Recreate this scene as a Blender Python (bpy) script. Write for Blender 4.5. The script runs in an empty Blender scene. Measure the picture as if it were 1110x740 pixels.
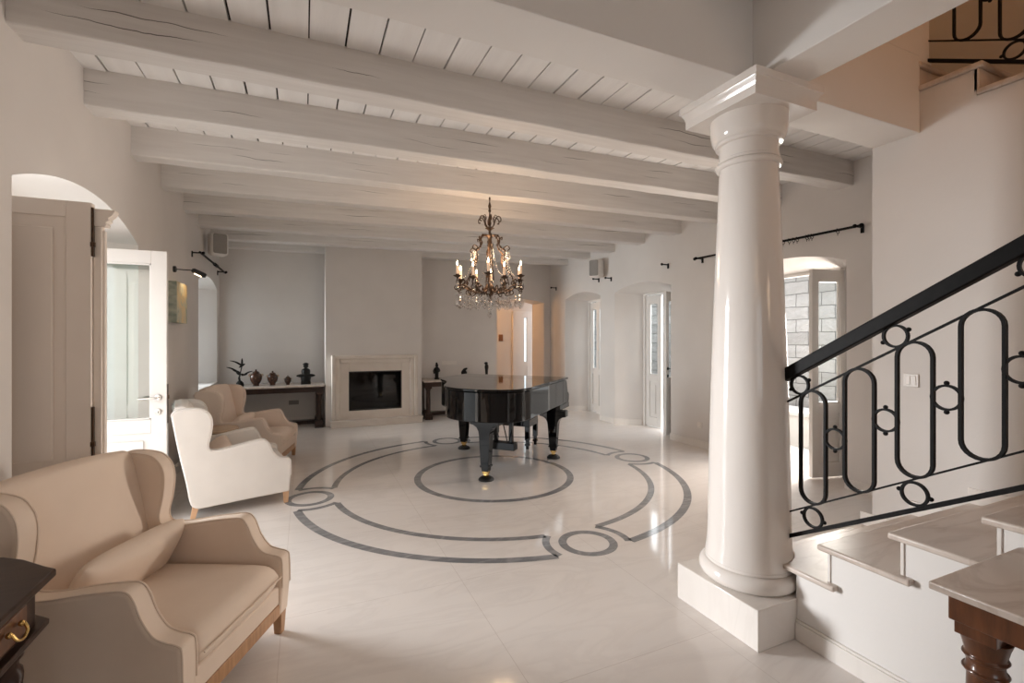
import bpy, bmesh, math, random
from mathutils import Vector, Matrix
PI = math.pi
R = math.radians
random.seed(7)
SC = bpy.context.scene
COL = SC.collection

# ------------------------------------------------------------------ camera, light, exposure
cam_d = bpy.data.cameras.new('camera')
cam = bpy.data.objects.new('camera', cam_d)
COL.objects.link(cam)
cam_d.sensor_width = 36.0
cam_d.lens = 36.0 * 510 / 1110
cam_d.shift_y = -4.0 / 1110
cam_d.clip_start = 0.05
cam.location = (0, 0, 1.5)
cam.rotation_euler = (R(90), 0, -math.atan(225 / 510))
SC.camera = cam

SC.view_settings.view_transform = 'Standard'
SC.view_settings.look = 'None'
SC.view_settings.gamma = 1.0
SC.view_settings.use_curve_mapping = False
SC.view_settings.exposure = 0.0
SC.cycles.max_bounces = 10
SC.cycles.diffuse_bounces = 6
SC.cycles.glossy_bounces = 4
SC.cycles.transparent_max_bounces = 16
SC.cycles.caustics_reflective = False
SC.cycles.caustics_refractive = False
SC.cycles.sample_clamp_indirect = 6.0

world = bpy.data.worlds.new('overcast_sky')
SC.world = world
world.use_nodes = True
bg = world.node_tree.nodes['Background']
bg.inputs['Color'].default_value = (0.86, 0.94, 1.0, 1)
bg.inputs['Strength'].default_value = 2.2


def area(name, loc, rot, sx, sy, power, color):
    d = bpy.data.lights.new(name, 'AREA')
    d.shape = 'RECTANGLE'
    d.size, d.size_y = sx, sy
    d.energy = power
    d.color = color
    o = bpy.data.objects.new(name, d)
    o.location = loc
    o.rotation_euler = rot
    COL.objects.link(o)
    return o


def point(name, loc, power, color, radius=0.1):
    d = bpy.data.lights.new(name, 'POINT')
    d.energy = power
    d.color = color
    d.shadow_soft_size = radius
    o = bpy.data.objects.new(name, d)
    o.location = loc
    COL.objects.link(o)
    return o


# daylight at the openings, plus a warm fill added behind the camera
area('daylight_terrace', (-8.0, 9.0, 2.1), (0, R(-90), R(-38)), 3.8, 4.0, 2900, (0.98, 0.99, 1.0))
area('daylight_terrace_door', (-3.3, 4.0, 2.2), (0, R(-80), 0), 2.6, 2.6, 55, (0.97, 0.98, 1.0))
area('daylight_left_window', (-2.6, 8.2, 1.75), (0, R(-90), 0), 1.6, 1.6, 5, (0.95, 0.97, 1.0))
area('daylight_garden', (6.35, 5.5, 3.1), (0, R(50), 0), 2.0, 7.0, 300, (0.95, 0.97, 1.0))
area('daylight_stair_side_door', (6.4, 3.78, 1.25), (0, R(66), R(7)), 1.3, 0.6, 140, (1.0, 0.89, 0.79))
area('front_window_fill', (0.55, -3.5, 1.7), (R(90), 0, 0), 1.6, 1.5, 4, (1.0, 0.84, 0.70))  # warm fill placed in the added front window
# warm lamps that burn out of view, plus two added fill lights
point('passage_lamp', (3.45, 10.05, 2.1), 20, (1.0, 0.52, 0.20), 0.1)
point('stair_fill_light', (2.95, -1.0, 2.05), 11, (1.0, 0.70, 0.46), 0.25)  # added fill to brighten the foreground armchair; no fixture here
point('front_fill_light', (0.7, -1.6, 2.55), 8, (1.0, 0.70, 0.45), 0.25)  # added warm fill behind the camera for the foreground
point('stair_lamp', (2.95, 0.35, 4.3), 15, (1.0, 0.50, 0.22), 0.12)
point('upper_hall_lamp', (4.2, 3.0, 5.0), 8, (1.0, 0.6, 0.3), 0.12)


# ------------------------------------------------------------------ materials
def new_mat(name):
    m = bpy.data.materials.new(name)
    m.use_nodes = True
    nt = m.node_tree
    return m, nt, nt.nodes['Principled BSDF']


def tex_coord(nt, scale=(1, 1, 1), rot=(0, 0, 0), loc=(0, 0, 0)):
    tc = nt.nodes.new('ShaderNodeTexCoord')
    mp = nt.nodes.new('ShaderNodeMapping')
    mp.inputs['Scale'].default_value = scale
    mp.inputs['Rotation'].default_value = rot
    mp.inputs['Location'].default_value = loc
    nt.links.new(tc.outputs['Object'], mp.inputs['Vector'])
    return mp.outputs['Vector']


def noise(nt, vec, scale, detail=3, rough=0.5, dist=0.0):
    n = nt.nodes.new('ShaderNodeTexNoise')
    n.inputs['Scale'].default_value = scale
    n.inputs['Detail'].default_value = detail
    n.inputs['Roughness'].default_value = rough
    n.inputs['Distortion'].default_value = dist
    nt.links.new(vec, n.inputs['Vector'])
    return n.outputs['Fac']


def ramp(nt, fac, stops):
    r = nt.nodes.new('ShaderNodeValToRGB')
    el = r.color_ramp.elements
    while len(el) < len(stops):
        el.new(0.5)
    for e, (p, c) in zip(el, stops):
        e.position = p
        e.color = (*c, 1)
    nt.links.new(fac, r.inputs['Fac'])
    return r.outputs['Color']


def mixc(nt, fac, a, b):
    n = nt.nodes.new('ShaderNodeMix')
    n.data_type = 'RGBA'
    for s, v in ((n.inputs[0], fac), (n.inputs[6], a), (n.inputs[7], b)):
        if isinstance(v, bpy.types.NodeSocket):
            nt.links.new(v, s)
        elif isinstance(v, tuple):
            s.default_value = (*v, 1)
        else:
            s.default_value = v
    return n.outputs[2]


def math_n(nt, op, a, b=None, clamp=False):
    n = nt.nodes.new('ShaderNodeMath')
    n.operation = op
    n.use_clamp = clamp
    for i, v in enumerate((a, b)):
        if v is None:
            continue
        if isinstance(v, bpy.types.NodeSocket):
            nt.links.new(v, n.inputs[i])
        else:
            n.inputs[i].default_value = v
    return n.outputs[0]


def bump(nt, bsdf, h, strength, dist=0.01):
    b = nt.nodes.new('ShaderNodeBump')
    b.inputs['Strength'].default_value = strength
    b.inputs['Distance'].default_value = dist
    nt.links.new(h, b.inputs['Height'])
    nt.links.new(b.outputs['Normal'], bsdf.inputs['Normal'])


def mat_noise(name, c1, c2, rough=0.6, scale=6, stretch=(1, 1, 1), bstr=0.0, metal=0.0, detail=4, coat=0.0, bscale=None, spec=None):
    m, nt, b = new_mat(name)
    v = tex_coord(nt, stretch)
    f = noise(nt, v, scale, detail)
    nt.links.new(ramp(nt, f, [(0.3, c1), (0.7, c2)]), b.inputs['Base Color'])
    b.inputs['Roughness'].default_value = rough
    b.inputs['Metallic'].default_value = metal
    b.inputs['Coat Weight'].default_value = coat
    b.inputs['Coat Roughness'].default_value = 0.03
    if spec is not None:
        b.inputs['Specular IOR Level'].default_value = spec
    if bstr:
        bump(nt, b, noise(nt, v, bscale or scale * 6, 3), bstr)
    return m


def marble(name, base, vein, rough, scale, rot=0.5, amount=0.5, stretch=(1, 3, 1), tile=None, joint=(0.45, 0.38, 0.34)):
    m, nt, b = new_mat(name)
    v = tex_coord(nt, stretch, (0, 0, rot))
    f = noise(nt, v, scale, 6, 0.55, 1.2)
    d = math_n(nt, 'ABSOLUTE', math_n(nt, 'SUBTRACT', f, 0.5))
    line = math_n(nt, 'SUBTRACT', 1.0, math_n(nt, 'MULTIPLY', d, 14.0), True)
    f2 = noise(nt, v, scale * 0.6, 3)
    line = math_n(nt, 'MULTIPLY', line, math_n(nt, 'MULTIPLY', f2, amount))
    c = mixc(nt, line, base, vein)
    cloud = noise(nt, v, scale * 0.35, 3)
    c = mixc(nt, math_n(nt, 'MULTIPLY', cloud, amount * 0.5), c, vein)
    if tile:
        tc = tex_coord(nt, (1, 1, 1))
        sp = nt.nodes.new('ShaderNodeSeparateXYZ')
        nt.links.new(tc, sp.inputs[0])
        j = None
        for k, off in ((0, tile[0]), (1, tile[1])):
            w = math_n(nt, 'FRACT', math_n(nt, 'ADD', sp.outputs[k], 20 - off + 0.5))
            w = math_n(nt, 'ABSOLUTE', math_n(nt, 'SUBTRACT', w, 0.5))
            w = math_n(nt, 'LESS_THAN', w, 0.0016)
            j = w if j is None else math_n(nt, 'MAXIMUM', j, w)
        c = mixc(nt, math_n(nt, 'MULTIPLY', j, 0.45), c, joint)
    nt.links.new(c, b.inputs['Base Color'])
    b.inputs['Roughness'].default_value = rough
    return m


def beam_mat(name, seed):
    m, nt, b = new_mat(name)
    v = tex_coord(nt, (0.6, 9, 9), (0, 0, 0), (seed * 3.1, seed * 1.7, 0))
    f = noise(nt, v, 3.0, 5)
    c = ramp(nt, f, [(0.25, (0.66, 0.63, 0.605)), (0.75, (0.76, 0.735, 0.71))])
    tc = tex_coord(nt, (1, 1, 1), (0, 0, 0), (seed * 5.3, 0, 0))
    sp = nt.nodes.new('ShaderNodeSeparateXYZ')
    raw = nt.nodes.new('ShaderNodeTexCoord')
    nt.links.new(raw.outputs['Object'], sp.inputs[0])
    cx = nt.nodes.new('ShaderNodeCombineXYZ')
    sx = nt.nodes.new('ShaderNodeSeparateXYZ')
    nt.links.new(tc, sx.inputs[0])
    nt.links.new(sx.outputs[0], cx.inputs[0])
    tot = None
    for off, sc, ph in ((0.155, 0.55, 0.0), (0.09, 0.8, 3.7)):
        cx2 = nt.nodes.new('ShaderNodeCombineXYZ')
        nt.links.new(math_n(nt, 'ADD', sx.outputs[0], ph), cx2.inputs[0])
        path = noise(nt, cx2.outputs[0], sc * 2.2, 4, 0.6)
        zz = math_n(nt, 'SUBTRACT', sp.outputs[2], off)
        zz = math_n(nt, 'SUBTRACT', zz, math_n(nt, 'MULTIPLY', math_n(nt, 'SUBTRACT', path, 0.5), 0.10))
        cx3 = nt.nodes.new('ShaderNodeCombineXYZ')
        nt.links.new(math_n(nt, 'ADD', sx.outputs[0], ph + 11.0), cx3.inputs[0])
        wid = math_n(nt, 'MULTIPLY', math_n(nt, 'SUBTRACT', noise(nt, cx3.outputs[0], 1.1, 2), 0.53, True), 0.024)
        k = math_n(nt, 'LESS_THAN', math_n(nt, 'ABSOLUTE', zz), wid)
        tot = k if tot is None else math_n(nt, 'MAXIMUM', tot, k)
    c = mixc(nt, math_n(nt, 'MULTIPLY', tot, 0.85), c, (0.06, 0.05, 0.045))
    nt.links.new(c, b.inputs['Base Color'])
    b.inputs['Roughness'].default_value = 0.6
    bump(nt, b, f, 0.25, 0.01)
    return m


def glass_mat(name, tint, gloss=0.10):
    m = bpy.data.materials.new(name)
    m.use_nodes = True
    nt = m.node_tree
    nt.nodes.clear()
    out = nt.nodes.new('ShaderNodeOutputMaterial')
    tr = nt.nodes.new('ShaderNodeBsdfTransparent')
    gl = nt.nodes.new('ShaderNodeBsdfGlossy')
    mx = nt.nodes.new('ShaderNodeMixShader')
    tr.inputs['Color'].default_value = (*tint, 1)
    gl.inputs['Roughness'].default_value = 0.02
    fr = nt.nodes.new('ShaderNodeFresnel')
    fr.inputs['IOR'].default_value = 1.45
    ge = nt.nodes.new('ShaderNodeNewGeometry')
    s = math_n(nt, 'ADD', fr.outputs[0], gloss - 0.04, True)
    s = math_n(nt, 'MULTIPLY', s, math_n(nt, 'SUBTRACT', 1.0, ge.outputs['Backfacing']))
    nt.links.new(s, mx.inputs[0])
    nt.links.new(tr.outputs[0], mx.inputs[1])
    nt.links.new(gl.outputs[0], mx.inputs[2])
    nt.links.new(mx.outputs[0], out.inputs['Surface'])
    return m


def emit_mat(name, color, strength):
    m, nt, b = new_mat(name)
    b.inputs['Base Color'].default_value = (*color, 1)
    b.inputs['Emission Color'].default_value = (*color, 1)
    b.inputs['Emission Strength'].default_value = strength
    return m


def stone_mat(name):
    m, nt, b = new_mat(name)
    tc = nt.nodes.new('ShaderNodeTexCoord')
    sp = nt.nodes.new('ShaderNodeSeparateXYZ')
    nt.links.new(tc.outputs['Object'], sp.inputs[0])
    cb = nt.nodes.new('ShaderNodeCombineXYZ')
    nt.links.new(sp.outputs[1], cb.inputs[0])
    nt.links.new(sp.outputs[2], cb.inputs[1])
    nz = nt.nodes.new('ShaderNodeTexNoise')
    nz.inputs['Scale'].default_value = 5
    nt.links.new(cb.outputs[0], nz.inputs['Vector'])
    va = nt.nodes.new('ShaderNodeVectorMath')
    va.operation = 'MULTIPLY_ADD'
    va.inputs[1].default_value = (0.03, 0.03, 0)
    nt.links.new(nz.outputs['Color'], va.inputs[0])
    nt.links.new(cb.outputs[0], va.inputs[2])
    br = nt.nodes.new('ShaderNodeTexBrick')
    br.inputs['Scale'].default_value = 1.0
    br.inputs['Brick Width'].default_value = 0.40
    br.inputs['Row Height'].default_value = 0.20
    br.inputs['Mortar Size'].default_value = 0.006
    br.inputs['Color1'].default_value = (0.26, 0.257, 0.25, 1)
    br.inputs['Color2'].default_value = (0.34, 0.337, 0.33, 1)
    br.inputs['Mortar'].default_value = (0.06, 0.06, 0.057, 1)
    nt.links.new(va.outputs[0], br.inputs['Vector'])
    f = noise(nt, cb.outputs[0], 9, 5)
    c = mixc(nt, math_n(nt, 'MULTIPLY', f, 0.5), br.outputs['Color'], (0.17, 0.167, 0.16))
    nt.links.new(c, b.inputs['Base Color'])
    b.inputs['Roughness'].default_value = 0.9
    h = math_n(nt, 'SUBTRACT', f, math_n(nt, 'MULTIPLY', br.outputs['Fac'], 1.0))
    bump(nt, b, h, 0.8, 0.04)
    return m


def painting_mat(name):
    m, nt, b = new_mat(name)
    v = tex_coord(nt, (1, 1.6, 1))
    f = noise(nt, v, 4.5, 5, 0.6, 1.4)
    c = ramp(nt, f, [(0.25, (0.16, 0.22, 0.20)), (0.42, (0.42, 0.44, 0.36)), (0.55, (0.66, 0.46, 0.20)), (0.7, (0.72, 0.60, 0.40)), (0.85, (0.40, 0.22, 0.10))])
    sp = nt.nodes.new('ShaderNodeSeparateXYZ')
    nt.links.new(tex_coord(nt), sp.inputs[0])
    g = math_n(nt, 'ADD', math_n(nt, 'MULTIPLY', sp.outputs[1], 1.3), 0.82, True)
    c2 = ramp(nt, f, [(0.3, (0.26, 0.30, 0.26)), (0.5, (0.46, 0.46, 0.38)), (0.7, (0.20, 0.25, 0.22))])
    c = mixc(nt, g, c2, c)
    nt.links.new(c, b.inputs['Base Color'])
    b.inputs['Roughness'].default_value = 0.6
    return m


M = {}
M['wall'] = mat_noise('wall_plaster', (0.655, 0.620, 0.592), (0.695, 0.660, 0.632), 0.75, 2.0, bstr=0.06, bscale=60)
M['soffit'] = mat_noise('white_plaster', (0.77, 0.745, 0.72), (0.79, 0.765, 0.74), 0.7, 2.0, bstr=0.05, bscale=50)
M['board'] = mat_noise('whitewashed_boards', (0.77, 0.75, 0.735), (0.85, 0.835, 0.82), 0.6, 2.2, (4, 0.5, 1), 0.15)
M['gap'] = mat_noise('dark_gap', (0.05, 0.04, 0.035), (0.07, 0.06, 0.05), 0.9)
M['floor'] = marble('polished_marble_floor', (0.80, 0.755, 0.722), (0.58, 0.53, 0.50), 0.085, 1.3, 0.9, 0.40, (1, 3.2, 1), tile=(0.89, 0.787))
M['inlay'] = marble('grey_marble_inlay', (0.155, 0.157, 0.168), (0.42, 0.41, 0.41), 0.12, 2.6, 0.6, 0.85, (1, 3, 1))
M['marble'] = marble('cream_marble', (0.70, 0.63, 0.575), (0.36, 0.27, 0.21), 0.20, 1.5, 0.8, 0.8, (1, 3.5, 1))
M['tread'] = marble('stair_tread_marble', (0.66, 0.585, 0.525), (0.40, 0.31, 0.25), 0.32, 1.5, 0.8, 0.75, (1, 3.5, 1))
M['marble_white'] = marble('white_marble', (0.80, 0.76, 0.72), (0.62, 0.57, 0.53), 0.16, 1.8, 0.4, 0.25, (1, 3, 1))
M['column'] = marble('polished_column_stone', (0.80, 0.755, 0.715), (0.68, 0.61, 0.56), 0.10, 1.6, 0.2, 0.22, (2.5, 2.5, 0.5))
M['limestone'] = mat_noise('pale_limestone', (0.66, 0.59, 0.53), (0.72, 0.66, 0.60), 0.5, 4, bstr=0.05)
M['paint'] = mat_noise('white_door_paint', (0.73, 0.70, 0.67), (0.75, 0.72, 0.69), 0.34, 3)
M['cream'] = mat_noise('cream_door_paint', (0.84, 0.755, 0.675), (0.86, 0.775, 0.695), 0.4, 3)
M['fabric'] = mat_noise('cream_linen', (0.76, 0.63, 0.52), (0.80, 0.67, 0.56), 0.9, 5, bstr=0.12, bscale=420, spec=0.2)
M['fabric_white'] = mat_noise('white_linen', (0.72, 0.68, 0.64), (0.76, 0.72, 0.68), 0.9, 5, bstr=0.12, bscale=420, spec=0.2)
M['fabric_pink'] = mat_noise('blush_linen', (0.72, 0.60, 0.52), (0.75, 0.635, 0.55), 0.9, 5, bstr=0.12, bscale=420, spec=0.2)
M['oak'] = mat_noise('oiled_oak', (0.36, 0.19, 0.09), (0.50, 0.28, 0.14), 0.4, 6, (1, 9, 1))
M['oak_light'] = mat_noise('pale_oak', (0.55, 0.33, 0.19), (0.64, 0.40, 0.24), 0.45, 6, (3, 3, 1))
M['dark_wood'] = mat_noise('dark_stained_wood', (0.028, 0.016, 0.012), (0.055, 0.030, 0.022), 0.34, 7, (1, 7, 1), spec=0.25)
M['mahogany'] = mat_noise('red_brown_wood', (0.075, 0.026, 0.010), (0.165, 0.060, 0.024), 0.28, 8, (6, 6, 1), coat=0.4)
M['table_tan'] = mat_noise('tan_table_top', (0.42, 0.29, 0.20), (0.50, 0.36, 0.25), 0.25, 6, (1, 6, 1))
M['lacquer'] = mat_noise('black_piano_lacquer', (0.004, 0.004, 0.0045), (0.006, 0.006, 0.0065), 0.04, 3, spec=0.34)
M['leather'] = mat_noise('black_leather', (0.012, 0.012, 0.013), (0.02, 0.02, 0.02), 0.4, 40, bstr=0.1)
M['brass'] = mat_noise('brass', (0.62, 0.40, 0.14), (0.72, 0.48, 0.18), 0.25, 20, metal=1.0)
M['iron'] = mat_noise('black_wrought_iron', (0.006, 0.0055, 0.0055), (0.010, 0.009, 0.009), 0.5, 30, spec=0.10)
M['black'] = mat_noise('black_paint', (0.012, 0.012, 0.012), (0.02, 0.02, 0.02), 0.45, 30)
M['bronze'] = mat_noise('dark_bronze', (0.035, 0.022, 0.015), (0.10, 0.055, 0.03), 0.35, 30, metal=0.6)
M['sculpt'] = mat_noise('black_bronze_sculpture', (0.006, 0.0055, 0.0055), (0.012, 0.011, 0.010), 0.4, 20, spec=0.2)
M['steel'] = mat_noise('brushed_steel', (0.55, 0.53, 0.51), (0.65, 0.63, 0.60), 0.3, 30, metal=1.0)
M['wax'] = emit_mat('ivory_candle_sleeve', (0.85, 0.60, 0.42), 0.28)
M['flame'] = emit_mat('glowing_candle_bulb', (1.0, 0.80, 0.55), 14.0)
M['led'] = emit_mat('warm_lamp_strip', (1.0, 0.78, 0.5), 9.0)
M['glass'] = glass_mat('clear_glass', (0.95, 0.97, 0.97), 0.06)
M['glass_veil'] = glass_mat('pale_green_glass', (0.80, 0.88, 0.87), 0.20)
M['crystal'] = glass_mat('cut_crystal', (0.95, 0.94, 0.93), 0.42)
M['fireglass'] = mat_noise('black_fire_glass', (0.003, 0.003, 0.003), (0.005, 0.005, 0.005), 0.05, 3, spec=0.5)
M['plastic'] = mat_noise('white_plastic', (0.74, 0.70, 0.66), (0.77, 0.73, 0.69), 0.4, 5)
M['grille'] = mat_noise('grey_speaker_cloth', (0.26, 0.24, 0.225), (0.31, 0.29, 0.27), 0.85, 150)
M['plaque'] = mat_noise('brown_plate', (0.18, 0.08, 0.03), (0.26, 0.12, 0.05), 0.35, 20)
M['urn'] = mat_noise('brown_glazed_urn', (0.022, 0.009, 0.006), (0.085, 0.032, 0.016), 0.25, 28)
M['urn_light'] = mat_noise('painted_urn_panel', (0.42, 0.27, 0.16), (0.62, 0.46, 0.32), 0.3, 40)
M['stone'] = stone_mat('outdoor_stone_masonry')
M['terrace'] = mat_noise('terrace_paving', (0.38, 0.375, 0.365), (0.44, 0.435, 0.42), 0.8, 3)
M['painting'] = painting_mat('abstract_painting')
M['canvas_edge'] = mat_noise('painted_canvas_edge', (0.20, 0.24, 0.20), (0.46, 0.46, 0.38), 0.7, 9, (1, 1, 2))
M['upper'] = mat_noise('ochre_upper_wall', (0.40, 0.29, 0.18), (0.44, 0.32, 0.20), 0.8, 2)
BEAM = [beam_mat('whitewashed_beam_%d' % i, i + 1) for i in range(8)]


# ------------------------------------------------------------------ mesh helpers
class MB:
    def __init__(self):
        self.bm = bmesh.new()

    def face(self, vs, mi=0):
        try:
            f = self.bm.faces.new(vs)
            f.material_index = mi
            return f
        except ValueError:
            return None

    def quad(self, a, b, c, d, mi=0):
        return self.face([self.bm.verts.new(p) for p in (a, b, c, d)], mi)

    def box(self, x0, x1, y0, y1, z0, z1, mi=0, mx=None):
        co = [(x, y, z) for z in (z0, z1) for y in (y0, y1) for x in (x0, x1)]
        if mx is not None:
            co = [mx @ Vector(c) for c in co]
        v = [self.bm.verts.new(c) for c in co]
        for q in ((0, 2, 3, 1), (4, 5, 7, 6), (0, 1, 5, 4), (1, 3, 7, 5), (3, 2, 6, 7), (2, 0, 4, 6)):
            self.face([v[i] for i in q], mi)
        return self

    def prism(self, pts, f0, f1, mi=0):
        """pts 2-D outline; f0, f1 map an outline point to 3-D for the two ends"""
        a = [self.bm.verts.new(f0(p)) for p in pts]
        b = [self.bm.verts.new(f1(p)) for p in pts]
        n = len(pts)
        self.face(a[::-1], mi)
        self.face(b, mi)
        for i in range(n):
            j = (i + 1) % n
            self.face([a[i], a[j], b[j], b[i]], mi)
        return self

    def prism_y(self, pts, y0, y1, mi=0):
        return self.prism(pts, lambda p: (p[0], y0, p[1]), lambda p: (p[0], y1, p[1]), mi)

    def prism_x(self, pts, x0, x1, mi=0):
        return self.prism(pts, lambda p: (x0, p[0], p[1]), lambda p: (x1, p[0], p[1]), mi)

    def prism_z(self, pts, z0, z1, mi=0):
        return self.prism(pts, lambda p: (p[0], p[1], z0), lambda p: (p[0], p[1], z1), mi)

    def tube(self, pts, r, seg=8, closed=False, mi=0, flat=None, up=None):
        """round (or, with flat=(a,b), rectangular) bar swept along pts"""
        P = [Vector(p) for p in pts]
        n = len(P)
        rings = []
        prev = None
        for i in range(n):
            if closed:
                t = P[(i + 1) % n] - P[i - 1]
            else:
                t = P[min(i + 1, n - 1)] - P[max(i - 1, 0)]
            if t.length < 1e-9:
                t = Vector((0, 0, 1))
            t.normalize()
            if up is not None:
                s = Vector(up)
                s = s - t * s.dot(t)
            elif prev is None:
                s = t.orthogonal()
            else:
                s = prev - t * prev.dot(t)
            if s.length < 1e-6:
                s = t.orthogonal()
            s.normalize()
            prev = s
            w = t.cross(s)
            rr = r[i] if isinstance(r, (list, tuple)) else r
            if flat:
                a, b = flat
                offs = [s * a + w * b, -s * a + w * b, -s * a - w * b, s * a - w * b]
            else:
                offs = [(s * math.cos(2 * PI * k / seg) + w * math.sin(2 * PI * k / seg)) * rr for k in range(seg)]
            rings.append([self.bm.verts.new(P[i] + o) for o in offs])
        m = len(rings[0])
        last = n if closed else n - 1
        for i in range(last):
            A, B = rings[i], rings[(i + 1) % n]
            for k in range(m):
                self.face([A[k], A[(k + 1) % m], B[(k + 1) % m], B[k]], mi)
        if not closed:
            self.face(rings[0][::-1], mi)
            self.face(rings[-1], mi)
        return self

    def lathe(self, prof, seg=32, c=(0, 0, 0), mi=0, mx=None):
        rings = []
        for r, z in prof:
            ring = []
            for k in range(seg):
                a = 2 * PI * k / seg
                p = Vector((c[0] + r * math.cos(a), c[1] + r * math.sin(a), c[2] + z))
                if mx is not None:
                    p = mx @ p
                ring.append(self.bm.verts.new(p))
            rings.append(ring)
        for A, B in zip(rings, rings[1:]):
            for k in range(seg):
                self.face([A[k], A[(k + 1) % seg], B[(k + 1) % seg], B[k]], mi)
        self.face(rings[0][::-1], mi)
        self.face(rings[-1], mi)
        return self

    def ball(self, c, r, seg=12, rows=8, mi=0, mx=None):
        rx, ry, rz = r if isinstance(r, (tuple, list)) else (r, r, r)
        T = mx if mx is not None else Matrix()
        C = Vector(c)
        top = self.bm.verts.new(C + T.to_3x3() @ Vector((0, 0, rz)))
        bot = self.bm.verts.new(C + T.to_3x3() @ Vector((0, 0, -rz)))
        rings = []
        for i in range(1, rows):
            t = PI * i / rows
            rings.append([self.bm.verts.new(C + T.to_3x3() @ Vector((rx * math.sin(t) * math.cos(2 * PI * k / seg), ry * math.sin(t) * math.sin(2 * PI * k / seg), rz * math.cos(t)))) for k in range(seg)])
        for k in range(seg):
            self.face([top, rings[0][k], rings[0][(k + 1) % seg]], mi)
            self.face([bot, rings[-1][(k + 1) % seg], rings[-1][k]], mi)
        for A, B in zip(rings, rings[1:]):
            for k in range(seg):
                self.face([A[k], B[k], B[(k + 1) % seg], A[(k + 1) % seg]], mi)
        return self

    def puff(self, w, d, h, n=14, mx=None, p=4.0, q=0.5, mi=0, edge=0.0):
        """a cushion w x d (local x,y) with total thickness h, soft rim"""
        T = mx if mx is not None else Matrix()
        g = {}
        for s in (1, -1):
            for i in range(n + 1):
                for j in range(n + 1):
                    u, v = -1 + 2 * i / n, -1 + 2 * j / n
                    u = math.copysign(abs(u) ** 0.75, u)
                    v = math.copysign(abs(v) ** 0.75, v)
                    rim = i in (0, n) or j in (0, n)
                    if rim and s == -1:
                        g[(s, i, j)] = g[(1, i, j)]
                        continue
                    t = (max(0.0, 1 - abs(u) ** p) * max(0.0, 1 - abs(v) ** p)) ** q
                    z = s * (h / 2) * (edge + (1 - edge) * t) if not rim else 0.0
                    k = 1 - 0.03 * (abs(u) * abs(v)) ** 6
                    g[(s, i, j)] = self.bm.verts.new(T @ Vector((u * w / 2 * k, v * d / 2 * k, z)))
        for s in (1, -1):
            for i in range(n):
                for j in range(n):
                    f = [g[(s, i, j)], g[(s, i + 1, j)], g[(s, i + 1, j + 1)], g[(s, i, j + 1)]]
                    self.face(f if s == 1 else f[::-1], mi)
        return self

    def obj(self, name, mats, parent=None, bevel=0.0, seg=2, smooth=True, angle=38, sub=0, loc=None, rotz=0.0):
        bmesh.ops.recalc_face_normals(self.bm, faces=self.bm.faces)
        me = bpy.data.meshes.new(name)
        self.bm.to_mesh(me)
        self.bm.free()
        for m in (mats if isinstance(mats, (list, tuple)) else [mats]):
            me.materials.append(m)
        if smooth:
            for p in me.polygons:
                p.use_smooth = True
            me.set_sharp_from_angle(angle=R(angle))
        o = bpy.data.objects.new(name, me)
        COL.objects.link(o)
        if parent:
            o.parent = parent
        if bevel:
            b = o.modifiers.new('bevel', 'BEVEL')
            b.width = bevel
            b.segments = seg
            b.limit_method = 'ANGLE'
            b.angle_limit = R(40)
            b.harden_normals = False
        if sub:
            s = o.modifiers.new('sub', 'SUBSURF')
            s.levels = s.render_levels = sub
        if loc:
            o.location = loc
        o.rotation_euler.z = rotz
        return o


def tag(o, label, cat, group=None, kind=None):
    o['label'] = label
    o['category'] = cat
    if group:
        o['group'] = group
    if kind:
        o['kind'] = kind
    return o


def thing(name, label, cat, loc=(0, 0, 0), rotz=0.0, group=None, kind=None):
    o = bpy.data.objects.new(name, None)
    o.empty_display_size = 0.1
    COL.objects.link(o)
    o.location = loc
    o.rotation_euler = (0, 0, rotz)
    return tag(o, label, cat, group, kind)


def dup(src, parent=None):
    c = src.copy()
    COL.objects.link(c)
    if parent:
        c.parent = parent
    for ch in src.children:
        dup(ch, c)
    return c


def dup_thing(src, loc, rotz, label):
    c = dup(src)
    c.location = loc
    c.rotation_euler = (0, 0, rotz)
    c['label'] = label
    return c


def spline(pts, n=6, closed=False):
    """Catmull-Rom through 2-D or 3-D points"""
    P = [Vector(p) for p in pts]
    out = []
    m = len(P)
    rng = m if closed else m - 1
    for i in range(rng):
        if closed:
            a, b, c, d = P[i - 1], P[i], P[(i + 1) % m], P[(i + 2) % m]
        else:
            a, b, c, d = P[max(i - 1, 0)], P[i], P[i + 1], P[min(i + 2, m - 1)]
        for k in range(n):
            t = k / n
            out.append(0.5 * ((2 * b) + (c - a) * t + (2 * a - 5 * b + 4 * c - d) * t * t + (3 * b - a - 3 * c + d) * t ** 3))
    if not closed:
        out.append(P[-1])
    return [tuple(p) for p in out]


def struct(mb, name, mats, label, cat, **kw):
    o = mb.obj(name, mats, **kw)
    return tag(o, label, cat, None, 'structure')


# ------------------------------------------------------------------ room shell
XL, XR, YB, YF = -1.3, 4.95, 9.15, -3.2
ZC = 3.24


def arch_pts(a0, a1, spring, apex, n=32):
    h = apex - spring
    w = a1 - a0
    pts = []
    for i in range(n + 1):
        t = i / n
        if h < 1e-4:
            z = spring
        else:
            rad = (w * w / 4 + h * h) / (2 * h)
            x = (t - 0.5) * w
            z = apex - rad + math.sqrt(rad * rad - x * x)
        pts.append((a0 + w * t, z))
    return pts


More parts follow.
